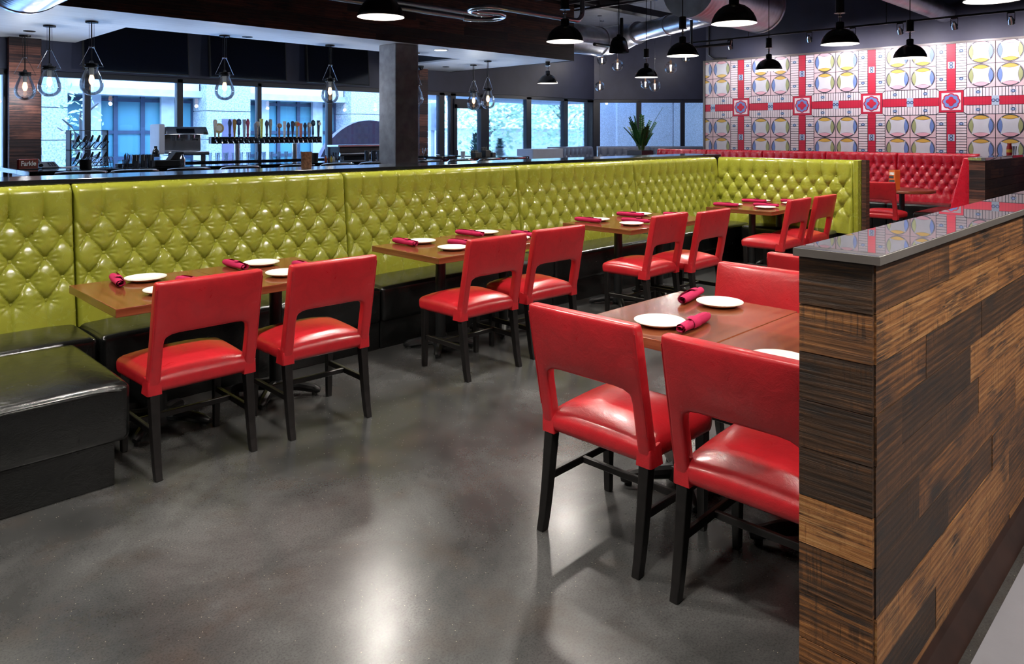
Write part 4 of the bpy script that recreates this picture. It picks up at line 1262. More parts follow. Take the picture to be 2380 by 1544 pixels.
for x in (-.12, .12):
    build('group_head', MB().lathe([(0, .34), (.035, .34), (.04, .40), (.04, .44)], 16, (x, -.16, 0)), 'chrome', em)
    build('portafilter_handle', MB().tube([(x, -.2, .36), (x, -.34, .35)], [.012, .017], 8), 'black_metal', em)
build('gauge_knob', MB().lathe([(0, -.02), (.03, -.02), (.03, .02), (0, .02)], 16, (.30, -.25, .46)), 'black_metal', em)

# things on the bar
def barpos(u, y): return Xat(u, y)
def glass_tumbler(h=.13, r0=.030, r1=.040):
    return MB().lathe([(0, .006), (r0 * .9, .006), (r1 - .002, h), (r1, h), (r0, 0), (0, 0)], 16)
def put(name, mb, mat, label, cat, x, y, z=BZ + .0015, group=None, **kw):
    o = build(name, mb, mat, **kw); o.location = (x, y, z)
    return tag(o, label, cat, group)
# shaker tins
def make_tin():
    return tag(build('shaker_tin', MB().lathe([(0, 0), (.033, 0), (.036, .004), (.045, .17), (.0465, .172), (.044, .172), (.034, .01), (0, .01)], 24), 'chrome', smooth=40), 's', 'shaker tin')
for u, y, nm in ((315.5, 10.55, 'left of three beside the straw glass'), (334, 10.55, 'middle of the three beside the straw glass'), (350, 10.55, 'right of the three, next to the black caddy'), (853, 10.62, 'tall left one near the concrete column'), (868, 10.66, 'middle one near the concrete column'), (881, 10.62, 'touching the concrete column edge')):
    place('tin', make_tin, 'steel cocktail shaker tin on the bar, ' + nm, (Xat(u, y), y, BZ + .001), 0, 'steel shaker tins on the bar')
sg = thing('straw_glass', 'clear glass holding dark straws at the left of the bar', 'glass', (Xat(292, 10.6), 10.6, BZ + .001))
build('tumbler', glass_tumbler(.11, .036, .042), 'tumbler', sg)
for k_ in range(7):
    a = k_ * .9; build('straw', MB().tube([(.012 * math.cos(a), .012 * math.sin(a), .008), (.05 * math.cos(a) * .7 + .02, .03 * math.sin(a), .17 + .015 * (k_ % 3))], .004, 6), 'rubber', sg)
def make_pint():
    return tag(build('pint_glass', glass_tumbler(.15, .03, .044), 'tumbler', smooth=40), 'g', 'glass')
for k_ in range(7):
    place('pint', make_pint, 'clear pint glass behind the shaker tins at the left of the bar, number %d in line from the left' % (k_ + 1) if False else 'clear pint glass in the short row behind the shaker tins, %s' % ['leftmost', 'second', 'third', 'middle', 'fifth', 'sixth', 'rightmost'][k_], (Xat(294 + 8.5 * k_, 11.0), 11.0 - .03 * (k_ % 2), BZ + .048), 0, 'pint glasses behind the shaker tins', (.62, .62, .8))
gtr = put('glass_tray', MB().box(-.27, .22, -.07, .07, 0, .045), 'bar_front', 'low dark tray under the pint glasses behind the shaker tins', 'tray', Xat(319, 11.0), 10.985, bevel=.004, seg=1)
for k_ in range(22):
    x = 5.30 + k_ * .072 + (.12 if k_ > 5 else 0)
    place('pint', make_pint, 'clear glass stored in the row below the beer taps', (x, 12.60 - .10 * (k_ % 2), 1.161), 0, 'clear glasses below the beer taps')
# garnish caddy
gc = thing('garnish_caddy', 'black plastic garnish caddy right of the shaker tins', 'caddy', (Xat(390, 10.68), 10.68, BZ + .001))
build('tray_body', MB().box(-.20, .16, -.09, .09, 0, .09), 'rubber', gc, bevel=.008, seg=1)
build('side_bin', MB().add([(.0, -.085, .09), (.17, -.085, .09), (.19, -.085, .20), (.08, -.085, .20), (.0, .085, .09), (.17, .085, .09), (.19, .085, .20), (.08, .085, .20)], [(0, 1, 2, 3), (7, 6, 5, 4), (0, 4, 5, 1), (1, 5, 6, 2), (2, 6, 7, 3), (3, 7, 4, 0)]), 'rubber', gc, bevel=.005, seg=1)
put('jug', MB().lathe([(0, 0), (.05, 0), (.055, .03), (.04, .09), (.022, .12), (.02, .15), (.024, .155)], 20), 'bar_top', 'dark stoneware jug behind the garnish caddy', 'jug', Xat(369, 11.02) + .02, 11.2, z=BZ + .121)
put('jug_stand', MB().box(-.13, .13, -.09, .09, 0, .118), 'tumbler', 'clear box under the dark jug on the bar', 'box', Xat(369, 11.02) + .02, 11.2)
put('cocktail_shaker', MB().lathe([(0, 0), (.034, 0), (.042, .09), (.036, .12), (.02, .14), (.018, .165), (0, .17)], 20), 'steel', 'small rounded steel shaker at the right end of the garnish caddy', 'shaker', Xat(424, 10.52), 10.52)
# game box
gb = thing('game_box', 'red boxed dice game with white lettering at the left end of the bar', 'game box', (Xat(64, 11.0), 11.0, BZ + .001), .25)
gb.scale = (.74, .74, .80)
build('carton', MB().box(-.155, .155, -.03, .03, .012, .165), simple('game_red', (.42, .03, .03), .4), gb, bevel=.003, seg=1)
build('front_print', MB().box(-.148, .148, -.0315, -.0305, .02, .158), simple('game_brown', (.16, .035, .02), .5, var=.6, scale=30), gb, smooth=0)
fc = bpy.data.curves.new('lettering', 'FONT'); fc.body = 'Farkle'; fc.size = .105; fc.align_x = 'CENTER'; fc.extrude = .0012; fc.offset = .002; fc.space_character = .95
fo = bpy.data.objects.new('lettering_source', fc); COL.objects.link(fo)
bpy.context.view_layer.update()
me_ = bpy.data.meshes.new_from_object(fo.evaluated_get(bpy.context.evaluated_depsgraph_get())); bpy.data.objects.remove(fo)
fo = link('lettering', me_, gb); fo.location = (0, -.033, .062); fo.rotation_euler = (PI / 2, 0, 0); me_.materials.clear(); me_.materials.append(simple('game_white', (.85, .82, .74), .5))
build('tray', MB().box(-.15, .15, -.06, .06, 0, .014), 'rubber', gb, bevel=.003, seg=1)
# phone
ph = thing('desk_phone', 'dark desk telephone beside the boxed game', 'telephone', (Xat(109, 11.3), 11.25, BZ + .001), .1)
ph.scale = (.85, .85, .85)
build('phone_base', MB().add([(-.11, -.09, 0), (.13, -.09, 0), (.13, .1, 0), (-.11, .1, 0), (-.11, -.09, .02), (.13, -.09, .02), (.13, .1, .10), (-.11, .1, .10)], [(0, 3, 2, 1), (4, 5, 6, 7), (0, 1, 5, 4), (1, 2, 6, 5), (2, 3, 7, 6), (3, 0, 4, 7)]), 'bar_front', ph, bevel=.006, seg=1)
build('handset', MB().tube([(-.13, -.11, .05), (-.12, -.06, .075), (-.11, .03, .105), (-.11, .10, .12)], [.03, .018, .018, .03], 10), 'rubber', ph)
ks = MB()
for a in range(4):
    for b in range(3): ks.box(.0 + b * .035, .025 + b * .035, -.06 + a * .035, -.04 + a * .035, .03 + a * .0145, .048 + a * .0145)
build('keypad', ks, 'steel', ph, smooth=0)
build('paper_pad', MB().box(.16, .46, -.08, .06, 0, .012), 'white_wall', ph, smooth=0)
# bottle rack, pot, wire rack
wr = thing('glass_rack', 'dark stand full of stacked clear glasses left of the bar windows', 'rack', (Xat(188, 11.8), 11.5, BZ + .001))
build('frame_panel', MB().box(-.24, -.22, -.1, .1, 0, .50).box(.22, .24, -.1, .1, 0, .50).box(-.24, .24, -.1, .1, .225, .235).box(-.24, .24, -.1, .1, .495, .505).box(-.24, .24, -.1, .1, 0, .01), 'bar_front', wr, smooth=0)
for r_ in range(2):
    for c_ in range(5):
        t_ = build('tilted_glass', MB().lathe([(0, 0), (.028, 0), (.038, .13), (.036, .13), (.026, .006), (0, .006)], 14), 'tumbler', wr); t_.location = (-.17 + c_ * .085, -.02, .02 + r_ * .235); t_.rotation_euler = (.45, .5, 0)
        t_ = build('bottle_stopper', MB().tube([(0, 0, 0), (.03, -.02, .09)], [.022, .012], 8), 'black_metal', wr); t_.location = (-.15 + c_ * .085, -.07, .11 + r_ * .235)
put('black_pot', MB().lathe([(0, 0), (.062, 0), (.068, .02), (.068, .125), (.064, .125), (.06, .01), (0, .01)], 24), 'rubber', 'matt black round pot in front of the glass rack on the bar', 'pot', Xat(199, 10.5), 10.5)
wk = thing('wire_rack', 'empty chrome wire rack right of the black pot on the bar', 'wire rack', (Xat(236, 10.62), 10.62, BZ + .001))
wm_ = MB()
for z, s_ in ((.005, 1.15), (.08, 1.05), (.15, .9)):
    wm_.tube([(-.12 * s_, -.07, z), (.12 * s_, -.07, z), (.12 * s_, .07, z), (-.12 * s_, .07, z), (-.12 * s_, -.07, z)], .0035, 6)
for k_ in range(5):
    x = -.12 + .06 * k_
    for y in (-.07, .07): wm_.tube([(x * 1.15, y, 0), (x * .9, y, .15)], .0035, 6)
build('wire_frame', wm_, 'chrome', wk)
# right of the holder
jb = put('black_jar', MB().lathe([(0, 0), (.055, 0), (.058, .12), (.062, .122), (.062, .15), (0, .15)], 24), 'rubber', 'squat black lidded jar on the bar right of the woven holder', 'jar', Xat(731, 10.6), 10.6)
put('blue_grey_tin', MB().lathe([(0, 0), (.045, 0), (.045, .13), (.049, .132), (.049, .15), (0, .15)], 20), 'ext_soffit', 'blue-grey round tin beside the squat black jar', 'tin', Xat(721, 10.75), 10.75)
for k_, (u, c) in enumerate(((757, (.6, .1, .03)), (764, (.10, .05, .03)), (770, (.55, .40, .06)), (776, (.5, .5, .5)))):
    t = thing('bitters_bottle', ['small red-capped bottle, left of four in a cluster on the bar', 'small brown bottle, second of four in a cluster on the bar', 'small amber bottle, third of four in a cluster on the bar', 'small pale bottle at the right of the cluster on the bar'][k_], 'bottle', (Xat(u, 10.6), 10.6, BZ + .001), 0, 'small bottles on the bar')
    build('bottle_body', MB().lathe([(0, 0), (.019, 0), (.019, .06), (.008, .078), (.008, .092)], 14), simple('bitters_%d' % k_, c, .2), t); build('cap', MB().lathe([(.009, .092), (.009, .108), (0, .108)], 12), 'rubber', t)
put('footed_glass', glass_tumbler(.15, .03, .055), 'tumbler', 'flared clear glass on the bar right of the small bottles', 'glass', Xat(781, 10.62), 10.62, smooth=40)
put('rocks_glass', glass_tumbler(.08, .034, .040), 'tumbler', 'short clear glass right of the flared glass on the bar', 'glass', Xat(794, 10.62), 10.62, smooth=40)
# right wing of the bar
def wine(): return MB().lathe([(0, 0), (.035, 0), (.034, .004), (.005, .01), (.005, .09), (.03, .115), (.038, .15), (.032, .19)], 18)
put('wine_glass', wine(), 'tumbler', 'stemmed wine glass on the bar just right of the concrete column', 'wine glass', Xat(985, 10.75), 10.75, smooth=60)
put('paper_cup', MB().lathe([(0, 0), (.036, 0), (.046, .12), (.044, .12), (0, .01)], 20), 'white_wall', 'small grey cup on the right wing of the bar', 'cup', Xat(1076, 10.7), 10.7)
for u, w_, h_, lb in ((1107, .17, .13, 'black bar caddy left of the window frame on the right of the bar'), (1129, .13, .19, 'taller black bar caddy in the middle of three at the right of the bar'), (1143, .09, .12, 'smallest black bar caddy at the right end of the bar')):
    t = thing('bar_caddy', lb, 'caddy', (Xat(u, 10.7), 10.7, BZ + .001), 0, 'black bar caddies')
    build('bin', MB().box(-w_ / 2, w_ / 2, -.07, .07, 0, h_ * .7).box(-w_ / 2, w_ / 2, .05, .07, 0, h_), 'rubber', t, bevel=.004, seg=1)
    for k_ in range(3): build('stirrer', MB().tube([(-w_ / 3 + k_ * w_ / 3, 0, h_ * .5), (-w_ / 3 + k_ * w_ / 3, .02, h_ * 1.05)], .006, 6), 'black_metal', t)
put('serving_tray', MB().box(-.25, .25, -.16, .16, 0, .035), 'bar_top', 'flat dark tray lying on the bar right of the column', 'tray', Xat(1003, 11.1), 10.85, bevel=.006, seg=1)

# televisions on the dark wall
for (ua, ub), lb in (((205, 437), 'large black television high on the wall at the left of the bar'), ((485, 663), 'black television above the beer taps, lamp reflected in it'), ((711, 855), 'black television above the windows, left of the concrete column')):
    x0, x1 = Xat(ua, 12.85), Xat(ub, 12.85)
    if ua == 205: x0 = x1 - 1.62
    t = thing('television', lb, 'television', ((x0 + x1) / 2, 12.84, 3.02), 0, 'televisions above the bar')
    t.rotation_euler = (math.radians(-4), 0, 0)
    hw = (x1 - x0) / 2
    build('screen_frame', MB().box(-hw, hw, -.03, .03, -.43, .43), 'rubber', t, bevel=.006, seg=1)
    build('screen', MB().box(-hw + .02, hw - .02, -.032, -.0305, -.41, .41), 'screen', t, smooth=0)
    build('wall_mount', MB().box(-.2, .2, .03, .13, -.15, .15), 'black_metal', t)
# security camera by the pillar
sc = thing('security_camera', 'small black dome camera at the soffit beside the narrow plank pillar', 'camera', (Xat(984, 12.2), 12.3, SZ - .001))
build('mount', MB().lathe([(.07, -.03), (.07, 0), (0, 0)], 20), 'rubber', sc); build('dome', MB().lathe([(0, -.10), (.035, -.09), (.058, -.06), (.065, -.03)], 20), 'screen', sc)

# ------------------------------------------------------------------ lamps
def spot(parent, loc, power, ang_=150, blend=.6, col=(1, .93, .84), r=.06):
    l = bpy.data.lights.new('lamp_light', 'SPOT'); l.energy = power; l.spot_size = math.radians(ang_); l.spot_blend = blend; l.color = col; l.shadow_soft_size = r
    o = bpy.data.objects.new('lamp_light', l); COL.objects.link(o); o.parent = parent; o.location = loc
    return o
def point(parent, loc, power, col=(1, .93, .88), r=.03):
    l = bpy.data.lights.new('lamp_glow', 'POINT'); l.energy = power; l.color = col; l.shadow_soft_size = r
    o = bpy.data.objects.new('lamp_glow', l); COL.objects.link(o); o.parent = parent; o.location = loc
    return o
DOME_W = 185
def make_dome():
    t = thing('dome_pendant', 'd', 'pendant lamp')
    ou = [(.2, 0), (.2, .008), (.193, .04), (.172, .085), (.138, .128), (.098, .158), (.06, .172), (.045, .18), (.045, .24), (.030, .25)]
    inn = [(.028, .175), (.06, .168), (.096, .153), (.135, .124), (.168, .082), (.188, .04), (.194, .004), (.2, 0)]
    sh = build('shade', MB().lathe(ou, 40), 'lamp_black', t, smooth=60, recalc=False)
    build('lining', MB().lathe(inn, 40), 'lamp_white', sh, smooth=60, recalc=False)
    build('bulb', MB().lathe([(0, .045), (.022, .05), (.034, .075), (.030, .10), (.018, .13), (.015, .17)], 16), 'bulb', t, smooth=60)
    ne = MB().lathe([(.012, .245), (.012, .30), (.022, .305), (.012, .31), (.012, .335), (.022, .34)], 12)
    build('swivel', ne, 'chrome', t)
    build('ballast', MB().lathe([(0, .345), (.058, .345), (.058, .35), (.046, .352), (.046, .50), (.03, .505), (0, .505)], 24), 'lamp_black', t)
    build('cord', MB().tube([(0, 0, .50), (0, 0, 2.0)], .006, 8), 'lamp_black', t)
    build('canopy', MB().lathe([(0, 1.96), (.06, 1.97), (.065, 1.999)], 20), 'lamp_black', t)
    spot(t, (0, 0, .075), DOME_W)
    return t
domes = [(3.679, 5.264, 'at the top edge left of the ceiling pipes'), (6.061, 5.252, 'hanging in front of the plank fascia corner'), (6.152, 3.313, 'large, in front of the ducts near the top centre'),
         (8.237, 5.15, 'just right of the duct elbow'), (8.397, 3.241, 'in front of the mural middle, top near the frame edge'), (10.567, 3.176, 'with long ballast before the mural, right side'),
         (10.996, 5.329, 'lowest one in front of the mural left end'), (10.885, 7.542, 'small, above the leafy plant'), (10.804, 9.81, 'small, near the soffit corner over the bar end'), (6.436, 1.36, 'cut off by the top edge at the right')]
GD = 'black dome pendants'
for x, y, lb in domes:
    place('dome', make_dome, 'black dome pendant lamp ' + lb, (x, y, 2.6), 0, GD)
for x, y in ((.75, 5.25), (3.8, 3.3), (1.5, 3.3), (4.0, 1.36), (1.6, 1.36), (8.75, 1.36), (-.8, 3.3), (-.8, 1.36), (5.3, -.55), (3.4, -.55), (1.7, -.55)):  # unseen lamps added to light the near tables and right-hand floor
    place('dome', make_dome, 'added black dome pendant lamp overhead, unseen, out of the picture', (x, y, 2.6), 0, GD)
un = thing('bell_pendant', 'unlit dark bell-shaped lamp right of the duct elbow', 'pendant lamp', (9.9, 7.4, 2.95))
build('shade', MB().lathe([(.165, 0), (.165, .01), (.155, .07), (.135, .17), (.10, .24), (.04, .27), (.03, .30), (0, .30)], 32), 'lamp_black', un, smooth=50)
build('rod', MB().tube([(0, 0, .29), (0, 0, 1.65)], .008, 8), 'lamp_black', un)

def make_tear():
    t = thing('teardrop_pendant', 't', 'pendant lamp')
    build('glass_body', MB().lathe([(0, 0), (.05, .006), (.095, .032), (.125, .075), (.137, .125), (.130, .180), (.108, .245), (.082, .305), (.066, .345), (.062, .362)], 32), 'glass', t, smooth=180)
    build('collar', MB().lathe([(.060, .350), (.078, .352), (.078, .375), (.066, .380), (.078, .385), (.078, .405), (.03, .412), (.02, .44), (0, .44)], 28), 'lamp_black', t)
    build('socket', MB().lathe([(0, .26), (.026, .26), (.028, .36), (0, .36)], 16), 'rubber', t)
    b = build('bulb', MB().lathe([(0, .135), (.016, .14), (.030, .165), (.034, .195), (.026, .24), (.015, .265)], 16), 'bulb_soft', t, smooth=60)
    point(t, (0, 0, .10), 15, (.88, .93, 1.))
    build('crossbar', MB().tube([(-.14, 0, .372), (.14, 0, .372)], .0045, 6), 'lamp_black', t)
    w_ = MB()
    for s_ in (-1, 1): w_.tube([(s_ * .135, 0, .372), (s_ * .022, 0, .615)], .003, 6)
    build('brace_wire', w_, 'steel', t)
    build('spacer', MB().lathe([(0, .605), (.036, .605), (.036, .62), (0, .62)], 18), 'chrome', t)
    h_ = 3.03 - 2.09
    c_ = MB().tube([(0, 0, .43), (0, 0, h_)], .008, 8)
    build('cord', c_, 'lamp_black', t)
    w2 = MB()
    for s_ in (-1, 1): w2.tube([(s_ * .028, 0, .615), (s_ * .028, 0, h_)], .0025, 6)
    build('support_wire', w2, 'lamp_black', t)
    build('canopy', MB().lathe([(0, h_ - .022), (.072, h_ - .022), (.075, h_ - .001), (0, h_ - .001)], 24), 'lamp_black', t)
    return t
GTR = 'teardrop glass pendants over the bar'
def tear(u, vc, lb):
    a = (u - 1190) / 1720.; d = (3.03 - 1.6) * 1720 / (312 - vc)
    place('tear', make_tear, 'clear glass teardrop lamp over the bar, ' + lb, (d / math.sqrt(2) * (1 + a), d / math.sqrt(2) * (1 - a), 2.09), 0, GTR)
tear(58, 82, 'leftmost, in front of the plank pillar')
tear(115, 59, 'second from the left')
tear(213, 49.5, 'third from the left')
tear(522, 82.5, 'above the beer taps')
tear(767, 104.5, 'left of the concrete column')
tear(966, 122, 'mostly hidden behind the concrete column')
tear(1101, 150.5, 'left one of the right-hand pair')
tear(1134, 141.5, 'right one of the right-hand pair')

def make_globe():
    t = thing('globe_pendant', 'g', 'pendant lamp')
    prof = [(.035, -.118)] + [(.125 * math.cos(a), .125 * math.sin(a)) for a in [math.radians(-68 + i * 146 / 16) for i in range(17)]] + [(.02, .125)]
    build('glass_globe', MB().lathe(prof, 28), 'glass', t, smooth=180)
    build('socket', MB().lathe([(0, .05), (.018, .05), (.02, .14), (0, .15)], 12), 'copper_cup', t)
    build('filament_tube', MB().lathe([(0, -.075), (.012, -.07), (.014, .05), (0, .05)], 12), 'filament', t)
    point(t, (0, 0, -.05), 30, (1, .93, .90))
    r_ = build('rod', MB().tube([(0, 0, 0), (0, 0, 1.0)], .005, 6), 'steel', t); r_.location = (0, 0, .14)
    build('canopy', MB().lathe([(0, -.02), (.06, -.015), (.062, 0), (0, 0)], 20), 'steel', t)
    return t
gl = [(1399, 140, 22, 'left, tucked under the duct elbow'), (1435, 152, 27, 'hanging right of the duct elbow'), (1394, 201, 23, 'low on a long rod above the window corner'), (1288, 178, 21, 'half hidden behind the small dome near the soffit'), (1500, 195, 23, 'left of the low pair under the small dome'), (1522, 200, 26, 'right of the low pair under the small dome'), (1559, 157, 29, 'nearest the mural edge'), (1594, 134, 22, 'peeking below the dome left of the mural')]
for u, v, wd, lb in gl:
    d = .25 * 1720 / wd; a = (u - 1190) / 1720.; z = 1.6 + (312 - v) * d / 1720
    g_ = place('globe', make_globe, 'clear globe lamp with glowing filament, ' + lb, (d / math.sqrt(2) * (1 + a), d / math.sqrt(2) * (1 - a), z), 0, 'clear globe pendants')
    for c_ in g_.children:
        if c_.name.startswith('rod'): c_.scale = (1, 1, CZ - z - .15)
        if c_.name.startswith('canopy'): c_.location = (0, 0, CZ - z - .002)
# track lighting along the mural
tk = thing('light_track', 'thin black lighting track in front of the mural top', 'light track', (0, 0, 0))
build('rail', MB().box(12.785, 12.815, 1.2, 8.0, 3.385, 3.415), 'lamp_black', tk)
for y in (2.0, 4.2, 6.6): build('hanger', MB().tube([(12.8, y, 3.41), (12.8, y, 4.6)], .006, 6), 'lamp_black', tk)
def make_head():
    t = thing('track_spotlight', 't', 'spotlight')
    build('yoke', MB().box(-.015, .015, -.045, .045, -.02, 0).box(-.008, .008, -.05, -.044, -.13, -.01).box(-.008, .008, .044, .05, -.13, -.01), 'lamp_black', t)
    hd_ = MB().lathe([(0, .06), (.02, .06), (.042, .01), (.044, -.05), (.046, -.055)], 18)
    h_ = build('lamp_head', hd_, 'chrome', t, smooth=40); h_.location = (.0, 0, -.12); h_.rotation_euler = (0, math.radians(-35), 0)
    build('lens', MB().lathe([(0, -.052), (.040, -.052)], 18), 'bulb_soft', h_)
    l = spot(t, (.05, 0, -.20), 60, 125, .9, (1, .90, .96), .04); l.rotation_euler = (0, math.radians(-57), 0)
    return t
for u, lb in ((1697, 'first from the mural left end'), (1881, 'second from the mural left end'), (1982, 'half hidden behind the dome in front of the mural'), (2092, 'third from the mural left end, beside the dome ballast'), (2218, 'fourth from the mural left end'), (2350, 'at the right edge of the picture')):
    place('head', make_head, 'chrome track spotlight, ' + lb, (12.8, Yat(u, 12.8), 3.385), 0, 'track spotlights')

# ------------------------------------------------------------------ ducts and pipes
def duct(name, lb, cat, pts, r, mat='galv', rib=.11, seg=40, cap=True, spin=0):
    mb = MB(); P = [Vector(p) for p in pts]; q = []; rr = []
    for a, b in zip(P, P[1:]):
        n = max(2, int((b - a).length / (rib / 4)))
        for i in range(n):
            q.append(a.lerp(b, i / n))
    q.append(P[-1])
    for i in range(len(q)): rr.append(r * (1.008 if i % 4 == 0 else 1.0))
    mb.tube(q, rr, seg, cap=cap)
    t = thing(name, lb, cat)
    build('duct_shell', mb, mat, t, smooth=25)
    for f_ in (.2, .8):
        p_ = P[0].lerp(P[-1], f_); build('hanger_rod', MB().tube([p_ + Vector((0, 0, r * .98)), Vector((p_.x, p_.y, CZ))], .008, 6), 'black_metal', t)
    return t, q
def ring(parent, c, d, r, w=.03):
    c = Vector(c); d = Vector(d).normalized()
    build('joint_collar', MB().tube([c - d * w, c + d * w], r, 40), 'galv', parent)
dv = Vector((.40, .916, 0))
p0 = Vector((12.2, 7.72, 3.72)); 
c0 = p0 - dv * 1.15; c1 = p0 + dv * 1.5
elb = [c1 + dv * .25, c1 + dv * .5 + Vector((-.12, 0, -.05)), c1 + dv * .62 + Vector((-.4, 0, -.12)), c1 + dv * .66 + Vector((-.8, 0, -.18)), c1 + dv * .66 + Vector((-2.1, -.1, -.2))]
t, q = duct('air_duct', 'round galvanised duct with an elbow beside the soffit corner', 'air duct', [c0, c1], .185)
t2, q2 = MB(), None
eb = MB().tube([c1, *elb], [.20, .25, .29, .30, .30, .30], 40); build('elbow', eb, 'galv', t, smooth=50)
ring(t, elb[-2], Vector((1, .05, 0)), .318, .04); ring(t, c1, dv, .235, .05)
ring(t, c1 - dv * 1.2, dv, .20, .03)
t, q = duct('air_duct', 'large spiral drum duct at the top, behind the biggest dome lamp', 'air duct', [(10.0, 6.15, 3.86), (12.35, 6.15, 3.86)], .46)
ring(t, (12.33, 6.15, 3.86), (1, 0, 0), .475, .03)
t, q = duct('air_duct', 'slim galvanised duct crossing the ceiling above the mural', 'air duct', [(9.4, 3.6, 3.61), (13.78, 3.6, 3.61)], .15)
t, q = duct('air_duct', 'wide spiral duct end at the top left corner of the picture', 'air duct', [(1.75, 3.9, 3.20), (1.75, 8.6, 3.20)], .40, rib=.09)
ring(t, (1.75, 8.58, 3.20), (0, 1, 0), .412, .03)
def pipe(lb, pts, r, mat='black_metal'):
    t = thing('ceiling_pipe', lb, 'pipe'); build('pipe_run', MB().tube(pts, r, 10), mat, t, smooth=50); return t
def arc(c, r, a0, a1, n=8, z=0):
    return [(c[0] + r * math.cos(a0 + (a1 - a0) * i / n), c[1] + r * math.sin(a0 + (a1 - a0) * i / n), z) for i in range(n + 1)]
pipe('upper of two grey conduits running below the beams', [(3.0, 8.3, 3.42), (7.9, 8.3, 3.42)], .035, 'steel')
pipe('lower grey conduit that bends back in a loop by the plank fascia', [(3.0, 8.1, 3.30), (7.1, 8.1, 3.30), *arc((7.1, 7.75), .35, PI / 2, -PI / 2, 10, 3.28), (6.7, 7.4, 3.26), *arc((6.7, 7.15), .25, PI / 2, PI * 1.5, 8, 3.24), (8.2, 6.9, 3.24), *[(8.2 + .15 * math.sin(q_), 6.9, 3.39 - .15 * math.cos(q_)) for q_ in (.4, .8, 1.2, 1.57)], (8.35, 6.9, 4.08)], .035, 'steel')
pipe('black sprinkler pipe dropping beside the duct run', [(11.5, 9.2, 3.38), (12.4, 9.2, 3.38), (12.4, 9.2, 3.7), (12.4, 9.2, 4.0)], .035)
pipe('black pipe bracket under the large drum duct', [(11.4, 6.95, 4.08), (11.4, 6.95, 3.12), (11.4, 6.2, 3.12), (11.4, 6.2, 3.17)], .028)
pipe('thin conduit running down the dark wall by the mural left end', [(13.8, 8.0, 3.9), (13.8, 8.0, 3.25), (13.8, 7.88, 3.16), (13.8, 7.6, 3.15)], .018)

# ------------------------------------------------------------------ red booth table things
jb = thing('game_carton', 'tall orange printed game box on the round table', 'game box', (12.02, 3.83, TZ), -.35)
build('carton', MB().box(-.055, .055, -.055, .055, 0, .30), simple('carton_orange', (.75, .16, .03), .4), jb, bevel=.002, seg=1)
build('front_print', MB().box(-.0565, -.0555, -.045, .045, .03, .15).box(-.0565, -.0555, -.03, .05, .17, .21), simple('carton_dark', (.06, .05, .05), .5), jb, smooth=0)
build('title_mark', MB().box(-.0568, -.0556, -.04, .04, .225, .265), simple('carton_white', (.8, .8, .75), .5, var=.3, scale=60), jb, smooth=0)
sb = thing('sauce_bottle', 'red and yellow sauce bottle on top of the planked stub wall', 'bottle', (12.9, 2.53, 1.296))
build('bottle_body', MB().lathe([(0, 0), (.036, 0), (.038, .02), (.038, .09), (.034, .12), (.026, .14)], 18), simple('sauce_red', (.45, .02, .02), .3), sb)
build('label_band', MB().lathe([(.0385, .035), (.0385, .08)], 18), simple('sauce_yellow', (.7, .45, .05), .4), sb)
build('cap', MB().lathe([(.027, .14), (.027, .17), (0, .172)], 14), simple('sauce_cap', (.55, .05, .03), .4), sb)
for x, lb in ((13.15, 'clear glass on the stub wall just right of the sauce bottle'), (13.3, 'clear glass at the far right on the stub wall top')):
    place('pint', make_pint, lb, (x, 2.54, 1.2965), 0, 'glasses on the stub wall')
cd = thing('table_card', 'small white folded card showing above the banquette corner', 'card', (11.45, 5.05, .76))
cardb = MB().add([(-.05, -.03, 0), (.05, -.03, 0), (.05, 0, .14), (-.05, 0, .14), (-.05, .03, 0), (.05, .03, 0)], [(0, 1, 2, 3), (3, 2, 5, 4)])
build('folded_sheet', cardb, 'white_wall', cd, smooth=0, recalc=False)
place('rtable', None, 'walnut table in the red booth row, beyond the green banquette corner', (12.3, 5.2, 0), PI / 2, GT)
cd.location = (12.3, 5.1, TZ)

# ------------------------------------------------------------------ outside
tag(build('exterior_ground', MB().box(-15, 45, 13.2, 60, -.14, -.04), 'ext_ground', smooth=0), kind='structure')
FY = 19.0
fb = thing('facade_building', 'granite-faced building across the street seen through the bar windows', 'building', (0, 0, 0))
XF = lambda u: Xat(u, FY)
piers = [(82, 157), (480, 582), (816, 905)]
pr_ = MB()
for i, (a, b) in enumerate(piers):
    x0, x1 = XF(a), XF(b); z = 0
    while z < 6.2:
        pr_.box(x0, x1, FY - .0, FY + 1.2, z + .008, z + .72); z += .735
    pr_.box(x0 + .02, x1 - .02, FY + .03, FY + 1.1, 0, 6.2)
build('granite_pier', pr_, 'granite', fb, smooth=0)
dk = MB()
for u in (530, 862): dk.box(XF(u) - .16, XF(u) + .16, FY - .02, FY + .0, .6, 2.0) 
build('slot_panel', dk, 'ext_purple', fb, smooth=0)
wl = MB().box(-6, 15.2, FY + 1.5, FY + 1.7, 0, 7)
build('back_wall', wl, 'ext_white', fb, smooth=0)
